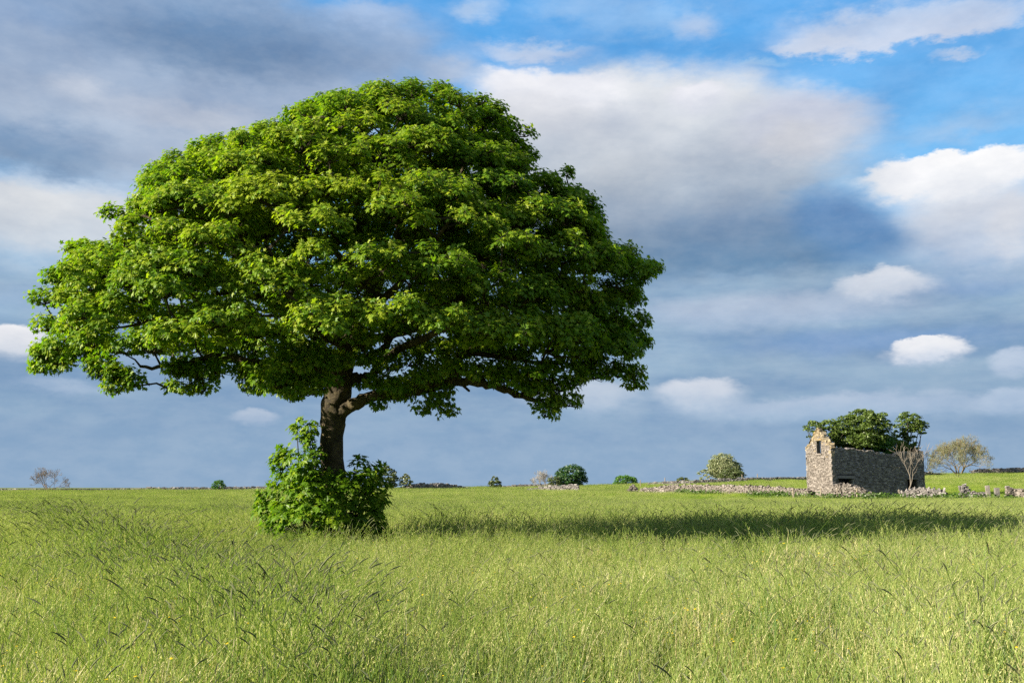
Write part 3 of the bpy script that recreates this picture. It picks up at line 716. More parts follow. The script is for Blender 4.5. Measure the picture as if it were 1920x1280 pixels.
def prism(mb, prof, u0, u1):
    """polygon in (w,z) extruded along u"""
    n = len(prof); v = np.array([P3(u0, w, z) for w, z in prof]+[P3(u1, w, z) for w, z in prof]); c = v[:n].mean(0); c2 = v[n:].mean(0)
    v = np.concatenate([v, [c, c2]]); t = []
    for i in range(n):
        j = (i+1) % n; t += [(2*n, j, i), (2*n+1, n+i, n+j), (i, j, n+j), (i, n+j, n+i)]
    mb.add(v, t)
EAVE = 5.4; APEX = 7.65
def gtop(w):      # height of the gable's raked edge
    x = abs(w-BW/2)/(BW/2); return APEX-(APEX-EAVE)*min(1, x*1.0)
TOPU = np.array([(0, 5.62), (1.5, 5.55), (3.4, 5.5), (3.6, 5.38), (5.2, 5.35), (6.4, 5.2), (7.5, 4.98), (8.9, 4.95), (9.2, 5.28), (10.6, 5.30), (11.2, 5.18), (12.4, 5.25), (13.1, 5.35)])
def ltop(u): return float(np.interp(u, TOPU[:, 0], TOPU[:, 1]))-.12
WIN = (1.60, 2.35, 4.95, 6.35)           # gable window: w0, w1, z0, z1
OPL = (.95, 2.75, 0, 2.22); OPR = (10.6, 11.85, 0, 2.12)
# gable core (with a real opening)
mb = MB(); g0, g1 = .06, TK
blk(mb, g0, g1, .05, BW-.05, 0, WIN[2]); blk(mb, g0, g1, .05, WIN[0], WIN[2], EAVE); blk(mb, g0, g1, WIN[1], BW-.05, WIN[2], EAVE)
prism(mb, [(.05, EAVE), (WIN[0], EAVE), (WIN[0], gtop(WIN[0])-.1)], g0, g1)
prism(mb, [(WIN[1], EAVE), (BW-.05, EAVE), (BW/2+.28, APEX-.45), (WIN[1], gtop(WIN[1])-.1)], g0, g1) if WIN[1] > BW/2+.28 else prism(mb, [(WIN[1], EAVE), (BW-.05, EAVE), (WIN[1], gtop(WIN[1])-.1)], g0, g1)
prism(mb, [(WIN[0], WIN[3]), (WIN[1], WIN[3]), (WIN[1], gtop(WIN[1])-.1), (BW/2, APEX-.12), (WIN[0], gtop(WIN[0])-.1)], g0, g1)
gable = obj('gable_wall', mb.mesh('gable_wall', [M['mortar_pale']]), barn)
# long wall core in slices following the broken top
mb = MB(); us = np.unique(np.concatenate([np.arange(TK+.01, BL-TK, .5), [OPL[0], OPL[1], OPR[0], OPR[1], BL-TK-.01]]))
for a, b_ in zip(us[:-1], us[1:]):
    z0 = 0
    for op in (OPL, OPR):
        if a >= op[0]-1e-6 and b_ <= op[1]+1e-6: z0 = op[3]
    blk(mb, a, b_, .06, TK, z0, ltop((a+b_)/2)-.12)
front = obj('front_wall', mb.mesh('front_wall', [M['mortar']]), barn)
mb = MB(); blk(mb, TK+.01, BL-TK-.01, BW-TK, BW-.06, 0, 4.9); rear = obj('rear_wall', mb.mesh('rear_wall', [M['mortar']]), barn)
mb = MB(); blk(mb, BL-TK, BL-.06, .05, BW-.05, 0, 5.2); prism(mb, [(.05, 5.2), (BW-.05, 5.2), (BW*.62, 6.3), (BW*.4, 6.1)], BL-TK, BL-.06); endw = obj('end_wall', mb.mesh('end_wall', [M['mortar']]), barn)
def face_stones(parent, name, mat, axis, fixed, lo, hi, topf, openings, outv, sl=.36, sh=.165, seed=1, warm=None, depth=.2):
    """courses of facing stones on one wall face; axis 'u' or 'w'"""
    r2 = np.random.default_rng(seed); mb = MB(); mb2 = MB(); zz = .02
    while zz < 8.2:
        h = sh*(.75+.55*r2.random()); a = lo-.02
        while a < hi:
            l = sl*(.5+1.0*r2.random()); l = min(l, hi-a+.03); cz, ca = zz+h/2, a+l/2
            ok = cz+h*.4 < topf(ca)
            for op in openings:
                if ca+l*.42 > op[0] and ca-l*.42 < op[1] and cz+h*.4 > op[2] and cz-h*.4 < op[3]: ok = False
            if ok:
                proud = .02+.05*r2.random()
                c = P3(ca, fixed, cz) if axis == 'u' else P3(fixed, ca, cz)
                c = c+outv*(proud-depth/2); fw = U if axis == 'u' else Wd
                A, B, Cc = rot_axes(1, fw, r2, .05)
                tgt = mb2 if (warm is not None and warm(ca, cz, r2)) else mb
                stones_into(tgt, c[None], np.array([[l*.95, depth, h*.93]]), A, B, Cc, .075, np.clip(r2.normal(size=1)*.24+.48, 0, 1), r2)
            a += l
        zz += h
    o = obj(name, mb.mesh(name, [M[mat]]), parent, loc=(0, 0, 0)); o.location = -RO if parent is barn else (0, 0, 0); o['kind'] = 'stuff'
    if mb2.n:
        o = obj('lichen_stones', mb2.mesh('lichen_stones', [M['stone_warm']]), parent, loc=(0, 0, 0)); o['kind'] = 'stuff'
warmf = lambda w, z, r2: r2.random() < np.clip((z-5.8)/1.2, 0, .9)+.55*np.clip(1-(gtop(w)-z)/.5, 0, 1)+.10*(z > 4.5)
face_stones(gable, 'facing_stones', 'stone_pale', 'w', .06, 0, BW, gtop, [WIN], -U, .26, .125, 3, warmf)
face_stones(gable, 'inner_stones', 'stone_grey', 'w', TK, TK, BW-TK, gtop, [WIN], U, .5, .24, 4)
face_stones(front, 'facing_stones', 'stone_grey', 'u', .06, .02, BL, ltop, [(OPL[0]-.12, OPL[1]+.12, 0, OPL[3]+.34), (OPR[0]-.1, OPR[1]+.22, 0, OPR[3]+.26)], -Wd, .29, .132, 5)
face_stones(rear, 'facing_stones', 'stone_grey', 'u', BW-.06, 0, BL, lambda u: 4.95+.2*math.sin(u*2), [], Wd, .55, .25, 6)
face_stones(rear, 'inner_stones', 'stone_grey', 'u', BW-TK, TK, BL-TK, lambda u: 4.95+.2*math.sin(u*2), [], -Wd, .55, .25, 8)
face_stones(endw, 'facing_stones', 'stone_grey', 'w', BL-.06, 0, BW, lambda w: 5.3+1.0*(1-abs(w-BW/2)/(BW/2)), [], U, .5, .22, 9)
def single(name, parent, mat, c, size, fw, rg_, jit=.06, tone=.5, rough=.03, rz=0):
    m_ = MB(); A, B, Cc = rot_axes(1, fw, rg_, rough)
    stones_into(m_, np.asarray(c)[None], np.array([size]), A, B, Cc, jit, np.array([tone]), rg_)
    return obj(name, m_.mesh(name, [M[mat]]), parent, loc=(0, 0, 0) if parent is not barn else tuple(-RO))
# lintels, jambs, sill and quoins are big enough to be stones of their own
single('lintel', front, 'stone_grey', P3(1.85, .1, OPL[3]+.17), (2.15, .42, .30), U, rg, .03, .62)
single('jamb', front, 'stone_grey', P3(OPL[1]+.08, .1, 1.05), (.2, .3, 2.1), U, rg, .04, .7)
single('lintel', front, 'stone_grey', P3(11.2, .1, OPR[3]+.14), (1.6, .42, .22), U, rg, .03, .35)
single('jamb', front, 'stone_pale', P3(OPR[1]+.11, .08, 1.05), (.2, .34, 2.1), U, rg, .03, .45)
single('window_sill', gable, 'stone_pale', P3(.1, 1.97, WIN[2]-.08), (1.0, .36, .15), Wd, rg, .04, .6)
single('window_lintel', gable, 'stone_warm', P3(.1, 1.97, WIN[3]+.1), (1.05, .36, .18), Wd, rg, .04, .5)
for k in range(18):
    single('quoin', gable, 'stone_pale' if k < 16 else 'stone_warm', P3(.20, .16, .16+k*.288), (.5 if k % 2 else .34, .42, .27), U, rg, .05, .55+.2*rg.random())
for sgn in (-1, 1):
    for k in range(13):
        t = (k+.5)/13; w = BW/2+sgn*(BW/2)*(1-t)*1.02; z = EAVE+(APEX-EAVE)*t+.02
        single('coping_stone', gable, 'stone_warm', P3(.30+.04*rg.random(), w, z+.05*rg.random()), (.24+.14*rg.random(), .60, .10+.10*rg.random()), unit(Wd*-sgn*1.0+Z*(1.15+.3*rg.normal())), rg, .12, .4+.4*rg.random(), .14)
single('coping_stone', gable, 'stone_warm', P3(.3, BW/2, APEX+.02), (.3, .4, .3), Wd, rg, .14, .7)
u = .5
while u < BL-.3:
    l = .3+.4*rg.random(); pale = 8.8 < u < 9.8 or 3.3 < u < 4.4 or rg.random() < .12
    single('coping_stone', front, 'stone_pale' if pale else 'stone_grey', P3(u, .3, ltop(u)-.02), (l, .55, .14+.14*rg.random()), U, rg, .12, .45+.3*rg.random(), .12); u += l*1.05
# worn beam in the wall head over the right-hand doorway
m_ = MB(); blk(m_, 9.7, 12.3, .02, .2, 4.6, 4.73); b_o = obj('timber_beam', m_.mesh('timber_beam', [M['twig']]), front, loc=(0, 0, 0))

# ------------------------------------------------------------------ field walls
dry_wall('stone_wall', 'long pale dry stone field wall running up to the barn gable', [xy(1203, 133), xy(1260, 129), xy(1350, 124), xy(1440, 117), xy(1519, 110.5)], [.55, 1.05, 1.1, 1.05, .85], .7, .25, .12, 'stone_pale', 0, 31)
dry_wall('stone_wall', 'low broken wall on the rise behind the long pale field wall', [xy(1215, 172), xy(1300, 170), xy(1400, 172), xy(1512, 176)], [.5, .75, .7, .6], .6, .4, .17, 'stone_grey', 0, 32)
dry_wall('stone_pile', 'small stone pile at the left end of the long pale field wall', [xy(1178, 134), xy(1186, 134), xy(1194, 134)], [.5, 1.1, .6], 1.0, .3, .16, 'stone_pale', 0, 33, 'stone pile')
dry_wall('stone_wall', 'short brown wall standing in the field below the dark round tree', [xy(988, 150), xy(1020, 149), xy(1084, 146)], [.35, .75, 1.05], .7, .38, .16, 'stone_grey', 0, 34)
dry_wall('stone_wall', 'tumbled wall with steep topping stones below the barn window opening', [xy(1558, 105.0), xy(1580, 103.8), xy(1605, 103.2), xy(1622, 103.0), xy(1646, 103)], [1.25, 1.55, 1.25, .8, .25], .9, .23, .115, 'stone_pale', 14, 35)
dry_wall('stone_wall', 'grey wall stub leaning in front of the barn doorway behind the dead tree', [xy(1690, 104), xy(1722, 102.5), xy(1750, 101.5), xy(1772, 101)], [.75, 1.2, 1.15, .95], .8, .24, .12, 'stone_grey', 10, 36)
dry_wall('stone_wall', 'dark low wall stub with a tall left end beside the pale gatepost', [xy(1800, 101), xy(1812, 101), xy(1818, 101), xy(1846, 100)], [1.5, 1.45, .75, .65], .6, .24, .12, 'stone_grey', 0, 37)
dry_wall('stone_wall', 'pale wall with a raised end stone cut off by the right edge', [xy(1888, 100), xy(1894, 100), xy(1900, 100), xy(1960, 98)], [1.25, 1.3, 1.0, 1.1], .6, .28, .14, 'stone_pale', 0, 38)
dry_wall('stone_wall', 'far wall along the skyline to the right of the willow', [xy(1822, 189), xy(1840, 188), xy(1930, 186), xy(2050, 184)], [.7, 1.0, 1.0, 1.0], .6, .42, .18, 'stone_grey', 0, 39)
dry_wall('stone_wall', 'little far wall between the barn end and the willow', [xy(1732, 182), xy(1765, 184)], [.8, .5], .6, .42, .18, 'stone_grey', 0, 40)
dry_wall('stone_wall', 'very long thin dark wall on the left skyline', [xy(-160, 190), xy(120, 188), xy(330, 188), xy(540, 190)], [.5, .5, .68, .68], .6, .48, .19, 'stone_grey', 0, 41)
dry_wall('stone_wall', 'humped dark wall on the skyline right of the trunk beside the pale hawthorn', [xy(762, 176), xy(790, 174), xy(820, 174), xy(850, 176), xy(880, 178)], [.7, 1.15, 1.25, .9, .3], .7, .42, .18, 'stone_grey', 0, 42)
dry_wall('stone_wall', 'faint wall line on the skyline in front of the bare whitish tree', [xy(935, 190), xy(990, 190), xy(1040, 190)], [.45, .7, .7], .6, .45, .18, 'stone_grey', 0, 43)

# gateposts and fence posts
def stone_post(name, label, px, d, h, w, lean, mat, tone, seed):
    r2 = np.random.default_rng(seed); p = on(px, d)
    m_ = MB(); n = 5
    ang = np.array([.6, 2.2, 3.7, 5.4]); rings = []
    for k in range(n):
        t = k/(n-1); ww = w*(1-.12*t)*(1+r2.normal()*.03)
        rings.append(np.stack([np.cos(ang)*ww*.62+lean*t*h, np.sin(ang)*ww*.62, np.full(4, -.2+t*(h+.2))], -1)+r2.normal(size=(4, 3))*.02)
    v = np.concatenate(rings); q = [(k*4+a, k*4+(a+1) % 4, k*4+4+(a+1) % 4, k*4+4+a) for k in range(n-1) for a in range(4)]+[((n-1)*4, (n-1)*4+1, (n-1)*4+2, (n-1)*4+3)]
    m_.add(v, quad=q, tone=tone); o = obj(name, m_.mesh(name, [M[mat]]), loc=tuple(p)); return tag(o, label, 'gatepost', 'stone gateposts beside the barn')
stone_post('stone_gatepost', 'tall pale leaning stone gatepost in front of the dark wall stub', 1853, 96.5, 1.5, .40, -.07, 'stone_pale', .75, 51)
stone_post('stone_gatepost', 'squat dark grey stone gatepost right of the tall pale one', 1868, 99, 1.2, .52, .02, 'stone_grey', .45, 52)
def fence_post(label, px, d, h, w=.07, lean=0.0, mat='post_wood', name='fence_post'):
    p = on(px, d); m_ = MB()
    tube(m_, [(0, 0, -.2), (lean*h*.5, 0, h*.5), (lean*h, .02, h)], [w, w*.95, w*.9], 7, rough=.05)
    o = obj(name, m_.mesh(name, [M[mat]]), loc=tuple(p)); return tag(o, label, 'fence post', 'old wooden fence posts')
fence_post('wooden fence post in the grass at the right end of the long pale wall', 1487, 99, 1.15, .085)
fence_post('thin fence post in front of the sunlit barn gable', 1539, 99, 1.2, .06)
fence_post('slim fence post at the left foot of the tumbled wall', 1569, 99, 1.15, .05, .03)
fence_post('stout pale fence post in front of the tumbled wall middle', 1606, 98, 1.1, .10, .02)
fence_post('far fence post standing left of the long pale wall', 1201, 160, 1.3, .07)
fence_post('far fence post on the rise below the small dark skyline bush', 1247, 175, 1.3, .08)
fence_post('far fence post on the rise left of the pale green tree', 1392, 178, 1.3, .07)
fence_post('far fence post on the rise right of the pale green tree', 1421, 178, 1.25, .08)
fence_post('dark far fence post left of a close pair below the willow', 1794, 168, 1.1, .055, 0, 'twig')
fence_post('dark far fence post right of a close pair below the willow', 1799, 168, 1.2, .055, 0, 'twig')
o = fence_post('short pale leaning log stump at the left end of the grey wall stub', 1690, 99, 1.0, .14, -.25, 'wood_dead', 'leaning_log'); o['category'] = 'log'; del o['group']

# ------------------------------------------------------------------ far trees
def cards(C, size, tone, rg_, upbias=.4):
    n = len(C); N_ = unit(rg_.normal(size=(n, 3))+np.array((-.3, -.4, upbias))); a = unit(np.cross(N_, rg_.normal(size=(n, 3)))); b_ = np.cross(N_, a)
    s_ = size*(.6+.8*rg_.random(n))[:, None]
    v = np.stack([C-a*s_*.5, C+b_*s_*.32, C+a*s_*.5, C-b_*s_*.32], 1).reshape(-1, 3)
    q = (np.arange(n)[:, None]*4+np.arange(4)[None]); return v, q, np.repeat(tone, 4)
def leafy(name, label, base, blobs, nclump, nleaf, size, mat, trunk=(.2, .5), seed=1, cat='tree', branches=5, twigmat='twig', fill=.55):
    """blobs: (dx, dy, z, rx, rz) crown lobes in metres from the foot"""
    r2 = np.random.default_rng(seed); base = np.asarray(base, float); e = empty(name, tuple(base), label, cat)
    wts = np.array([b_[3]**2*b_[4] for b_ in blobs]); wts = wts/wts.sum(); Cs, Ts, ends = [], [], []
    for k in range(nclump):
        b_ = blobs[r2.choice(len(blobs), p=wts)]; v = unit(r2.normal(size=3)); v = v*(fill+(1-fill)*r2.random()**.5)
        c = base+np.array((b_[0]+v[0]*b_[3], b_[1]+v[1]*b_[3], b_[2]+v[2]*b_[4])); 
        if c[2] < base[2]+.1: c[2] = base[2]+.1+.3*r2.random()
        cr = (.16+.12*r2.random())*b_[3]; ends.append(c)
        n = nleaf; d = unit(r2.normal(size=(n, 3))); d[:, 2] = np.abs(d[:, 2])*1.0-.25
        Cs.append(c+d*cr*(.5+.6*r2.random((n, 1)))*np.array((1.15, 1.15, .8))); Ts.append(np.clip(.45+r2.normal()*.16+r2.normal(size=n)*.14, 0, 1))
    v, q, t = cards(np.concatenate(Cs), size, np.concatenate(Ts), r2)
    m_ = MB(); m_.add(v, quad=q, tone=t); o = obj('crown', m_.mesh('crown', [M[mat]]), e); o['kind'] = 'stuff'
    m_ = MB(); top = base+np.array((blobs[0][0]*.5, 0, trunk[1]))
    tube(m_, [base-np.array((0, 0, .2)), base*.5+top*.5+np.array((.03, 0, 0)), top], [trunk[0]*1.3, trunk[0], trunk[0]*.85], 8)
    for k in range(branches+6):
        en = ends[r2.integers(len(ends))]; md = top*.5+en*.5+r2.normal(size=3)*.1*np.linalg.norm(en-top)
        tube(m_, spline([top-np.array((0, 0, .1)), md, en], 4), np.linspace(trunk[0]*.55, .02, 9), 5, cap=False)
    obj('trunk', m_.mesh('trunk', [M[twigmat]], True), e)
    return e
def bare(name, label, base, H, spread, mat, seed, stems=3, depth=6, leaf=None, nleaf=0, lsize=.12, lean=0.0, r0=.14, cat='tree', start=.0, droop=0.0, thin=.011):
    r2 = np.random.default_rng(seed); base = np.asarray(base, float); e = empty(name, tuple(base), label, cat)
    m1, m2, tips = MB(), MB(), []
    def grow(p, d, L, r, lev):
        n = 4; pts = [p]; dd = d
        for k in range(n-1):
            dd = unit(dd+r2.normal(size=3)*.14+np.array((0, 0, .05-droop*(lev > 2)))); pts.append(pts[-1]+dd*L/(n-1))
        r1 = max(thin, r*.66); tube(m1 if lev < 2 else m2, pts, np.linspace(max(r, thin), r1, n), 6 if lev < 2 else (4 if lev < 4 else 3), cap=False)
        if lev >= depth-2: tips.extend(pts[1:])
        if lev >= depth: return
        for k in range(2 if r2.random() < .5 else 3):
            nd = unit(dd+unit(r2.normal(size=3))*(.48+.22*spread)); nd[2] += .05
            grow(pts[-1] if k < 2 else pts[2], unit(nd), L*(.68+.2*r2.random()), r1*(.72 if k else .85), lev+1)
    for k in range(stems):
        a = k/stems*6.283+r2.random()
        grow(base+np.array((math.cos(a)*.15*(stems > 1), math.sin(a)*.15*(stems > 1), -.1+start)), unit(np.array((math.cos(a)*spread*.7*(stems > 1)+lean, math.sin(a)*spread*.5*(stems > 1), 1.0))), H*.30, r0, 0)
    allp = np.concatenate(m1.v+m2.v); sc_ = H/max(.1, allp[:, 2].max()-base[2])
    for m_ in (m1, m2): m_.v = [base+(v-base)*sc_ for v in m_.v]
    obj('trunk', m1.mesh('trunk', [M[mat]], True), e)
    o = obj('crown', m2.mesh('crown', [M[mat]]), e); o['kind'] = 'stuff'
    if leaf:
        T = base+(np.array(tips)-base)*sc_; C = T[r2.integers(len(T), size=nleaf)]+r2.normal(size=(nleaf, 3))*.14
        v, q, t = cards(C, lsize, np.clip(.5+r2.normal(size=nleaf)*.25, 0, 1), r2, 0); m_ = MB(); m_.add(v, quad=q, tone=t)
        o = obj('leaves', m_.mesh('leaves', [M[leaf]]), e); o['kind'] = 'stuff'
    return e
bare('bare_tree', 'reddish bare shrubby tree on the left skyline behind the dark wall', on(92, 186), 4.6, 1.0, 'twig_red', 61, 5, 6, r0=.10, thin=.014)
leafy('round_bush', 'small round green bush on the left skyline wall', on(410, 186), [(0, 0, 1.0, 1.15, 1.0)], 60, 30, .24, 'far_bright', (.1, .3), 62, 'bush')
leafy('hawthorn_tree', 'grey-green ragged tree just right of the leafy trunk base', on(724, 172), [(.2, 0, 2.2, 1.7, 1.9), (-1.2, .2, 1.7, 1.0, 1.6), (1.1, 0, 1.5, 1.1, 1.4)], 150, 30, .26, 'far_olive', (.14, .8), 63)
leafy('hawthorn_tree', 'small pale blossoming hawthorn beside the grey-green ragged tree', on(760, 172), [(0, 0, 1.4, 1.1, 1.2), (.1, 0, 2.1, .7, .8)], 80, 26, .22, 'far_pale', (.1, .5), 64)
leafy('small_tree', 'small lone pointed green tree on the skyline right of the hump wall', on(929, 182), [(0, 0, .9, 1.15, .9), (-.1, 0, 1.7, .65, .75)], 80, 28, .24, 'far_olive', (.1, .4), 65)
bare('bare_tree', 'pale whitish bare tree beside the dark round tree', on(1019, 186), 3.5, 1.1, 'twig_pale', 66, 4, 6, r0=.09, thin=.014)
leafy('small_bush', 'brown-green bush squeezed between the whitish bare tree and dark round tree', on(1040, 184), [(0, 0, 1.1, 1.2, 1.0)], 60, 26, .24, 'far_olive', (.1, .3), 67, 'bush')
leafy('round_tree', 'dark green dense round-topped tree on the skyline', on(1071, 188), [(0, 0, 2.2, 2.6, 1.9), (-1.4, 0, 1.6, 1.6, 1.4), (1.3, 0, 1.4, 1.7, 1.3)], 260, 34, .26, 'far_dark', (.25, .6), 68, fill=.75)
leafy('dome_tree', 'low bright green domed treetop just over the skyline', on(1173, 196)-np.array((0, 0, .5)), [(0, 0, 1.1, 2.1, 1.25)], 130, 32, .26, 'far_bright', (.2, .4), 69, fill=.8)
leafy('small_bush', 'tiny dark flat bush on the skyline left of the pale green tree', on(1280, 192), [(0, 0, .6, 1.1, .5)], 40, 22, .26, 'far_olive', (.08, .2), 70, 'bush')
leafy('willow_bush', 'large pale grey-green rounded tree on the skyline left of the barn', on(1358, 184), [(.2, 0, 2.2, 2.7, 2.0), (-.1, 0, 3.6, 2.3, 1.5), (1.4, 0, 2.2, 1.8, 1.7), (-1.2, 0, 2.4, 1.7, 1.7), (-3.6, 0, 1.2, 1.2, 1.0)], 620, 32, .22, 'far_pale', (.18, .7), 71, fill=.6)
leafy('willow_bush', 'dark leafy undergrowth bush at the foot of the large pale green tree', on(1366, 181), [(.6, 0, 1.1, 2.2, 1.3)], 130, 28, .24, 'far_olive', (.1, .3), 72, 'bush')
bare('willow_tree', 'airy willow with sparse yellow-green leaves on the right skyline', on(1800, 182), 7.6, 1.15, 'twig_willow', 75, 6, 7, 'willow_leaf', 13000, .12, r0=.17, thin=.016)
# trees growing inside the barn
def inb(u, w): return P3(u, w, .2)
leafy('ash_tree', 'biggest dark green tree growing out of the roofless barn', inb(6.4, 2.1), [(0, 0, 7.6, 2.1, 2.0), (-1.7, .2, 7.3, 1.8, 1.8), (1.3, 0, 7.7, 1.8, 1.9), (.2, 0, 8.8, 1.5, 1.0), (-.5, 0, 6.2, 2.6, 1.2)], 520, 36, .22, 'ruin_leaf', (.22, 4.0), 74, fill=.55)
leafy('ash_tree', 'smaller tree peeping out behind the barn gable peak', inb(2.2, 3.1), [(-1.2, .5, 7.3, 1.2, 1.2), (.4, .3, 7.2, 1.4, 1.4), (1.6, 0, 6.6, 1.3, 1.3)], 190, 30, .21, 'ruin_leaf', (.16, 3.5), 75)
leafy('ash_tree', 'leaning open tree at the right end of the roofless barn', inb(12.2, 2.3), [(1.2, 0, 8.5, 1.5, 1.2), (2.3, 0, 7.8, 1.0, .8), (0.1, 0, 7.8, .9, .9), (-.3, 0, 6.6, 1.1, .9), (.9, 0, 7.2, .9, .8)], 190, 30, .20, 'ruin_leaf', (.14, 3.5), 76)
leafy('elder_bush', 'lighter green bush rising just above the middle of the barn wall', inb(7.6, 1.7), [(-.6, 0, 5.7, 1.5, 1.1), (.8, 0, 5.6, 1.4, 1.2)], 130, 30, .21, 'far_bright', (.12, 3.0), 77, 'bush')
leafy('elder_bush', 'bushy green growth above the right half of the barn wall', inb(10.4, 1.8), [(0, 0, 5.6, 1.7, 1.1), (1.7, 0, 5.6, 1.2, .9)], 130, 30, .21, 'ruin_leaf', (.12, 3.0), 78, 'bush')
bare('dead_tree', 'thin pale dead tree leaning against the barn doorway', on(1697, 103.5), 6.1, .95, 'wood_dead', 79, 1, 5, lean=.30, r0=.10, thin=.011)
bare('dead_tree', 'faint leafless twiggy shrub behind the right corner of the barn', P3(BL+1.2, 2.0, -.1), 6.0, .8, 'twig_grey', 80, 2, 5, r0=.05, thin=.010)
# nettles along the foot of the walls
rn = np.random.default_rng(90); Cn = []
for px0, px1, d0, d1, n in ((1265, 1350, 125, 121, 34), (1400, 1500, 116, 106, 46), (1620, 1700, 101, 100, 24), (1500, 1780, 99, 97, 60), (1780, 1900, 97, 96, 24)):
    for k in range(n):
        t = rn.random(); c = on(px0+(px1-px0)*t, d0+(d1-d0)*t-.8-rn.random()*1.6); hh = .35+.5*rn.random()
        Cn.append(c+rn.normal(size=(26, 3))*np.array((.45, .35, .0))+np.array((0, 0, 1.0))*rn.random((26, 1))*hh)
v, q, t = cards(np.concatenate(Cn), .22, rn.random(len(Cn)*26), rn); m_ = MB(); m_.add(v, quad=q, tone=t)
tag(obj('nettles', m_.mesh('nettles', [M['nettle']])), 'dark green nettles and docks along the foot of the stone walls', 'undergrowth', kind='stuff')

# ------------------------------------------------------------------ meadow grass
class Tuft:
    def __init__(s, seed): s.r = np.random.default_rng(seed); s.mb = MB()
    def blade(s, n, rad, h0, h1, w, mat, lean=(.5, .35), curl=.6, segs=3, wind=(.25, 0)):
        r = s.r
        for k in range(n):
            a = r.random()*6.283; rr = rad*math.sqrt(r.random()); b0 = np.array((math.cos(a)*rr, math.sin(a)*rr, -.02))
            h = h0+(h1-h0)*r.random(); la = r.random()*6.283; ln = abs(r.normal())*lean[1]+lean[0]*.3
            d = np.array((math.cos(la)*ln+wind[0]*r.random(), math.sin(la)*ln+wind[1], 0)); t = np.linspace(0, 1, segs+1)
            pts = b0+np.outer(t**(1.4+curl), d)*h+np.outer(t*(1-.22*curl*np.linalg.norm(d)*t), (0, 0, h))
            wd = np.array((math.cos(la+1.57+r.normal()*.6), math.sin(la+1.57+r.normal()*.6), 0))*w*(.7+.6*r.random())
            prof = (1-t**2)*.5+.06
            v = np.concatenate([pts-wd*prof[:, None], pts+wd*prof[:, None]]); m = segs+1
            s.mb.add(v, quad=[(i, i+m, i+m+1, i+1) for i in range(segs)], tone=r.random(), mat=mat)
    def culm(s, n, rad, h0, h1, lean, top, w=.004, cm=4):
        r = s.r
        for k in range(n):
            a = r.random()*6.283; rr = rad*math.sqrt(r.random()); b0 = np.array((math.cos(a)*rr, math.sin(a)*rr, 0)); h = h0+(h1-h0)*r.random()
            lx, ly = lean[0]+r.normal()*lean[1], r.normal()*lean[1]; t = np.linspace(0, 1, 5)
            pts = b0+np.outer(t**1.8, (lx*h, ly*h, 0))+np.outer(t*(1-.12*abs(lx)*t), (0, 0, h)); tn = r.random()
            for ax in ((1, 0, 0), (0, 1, 0)):
                wd = np.array(ax)*w*.5; v = np.concatenate([pts-wd, pts+wd]); s.mb.add(v, quad=[(i, i+5, i+6, i+1) for i in range(4)], tone=tn, mat=cm)
            dirn = unit(pts[-1]-pts[-2]); e = pts[-1]
            if top == 'spike':
                L = .055+.05*r.random(); bend = np.array((lx*.8, ly*.4, -.35*abs(lx)-.1*r.random()))
                pp = e+np.outer((0, .3, .7, 1), dirn)*L+np.outer((0, .05, .4, 1), bend)*L*.6
                m_ = MB(); tube(m_, pp, [.0022, .0042, .0038, .001], 4, cap=False); s.mb.add(np.concatenate(m_.v), quad=np.concatenate(m_.q), tone=r.random(), mat=3)
            elif top == 'panicle':
                for q_ in range(8):
                    f_ = q_/7; c = e-dirn*(1-f_)*.15+r.normal(size=3)*np.array((.013, .013, .008))*(1.2-.7*f_)+np.array((lx*.03*f_, 0, -.02*f_))
                    d2 = unit(r.normal(size=3)*.7+np.array((0, 0, -1.2)))*.013; sd = unit(np.cross(d2, r.normal(size=3)))*.0024
                    s.mb.add(np.array([c-d2, c+sd, c+d2, c-sd]), quad=[(0, 1, 2, 3)], tone=r.random(), mat=2)
    def flower(s, n, rad, h0, h1):
        r = s.r
        for k in range(n):
            a = r.random()*6.283; rr = rad*math.sqrt(r.random()); c = np.array((math.cos(a)*rr, math.sin(a)*rr, h0+(h1-h0)*r.random())); q_ = .011
            s.mb.add(c+np.array([(-q_, 0, 0), (0, -q_, -.003), (q_, 0, .002), (0, q_, .004)]), quad=[(0, 1, 2, 3)], tone=.5, mat=6)
    def done(s, name, coll):
        o = bpy.data.objects.new(name, s.mb.mesh(name, GM)); coll.objects.link(o); return o
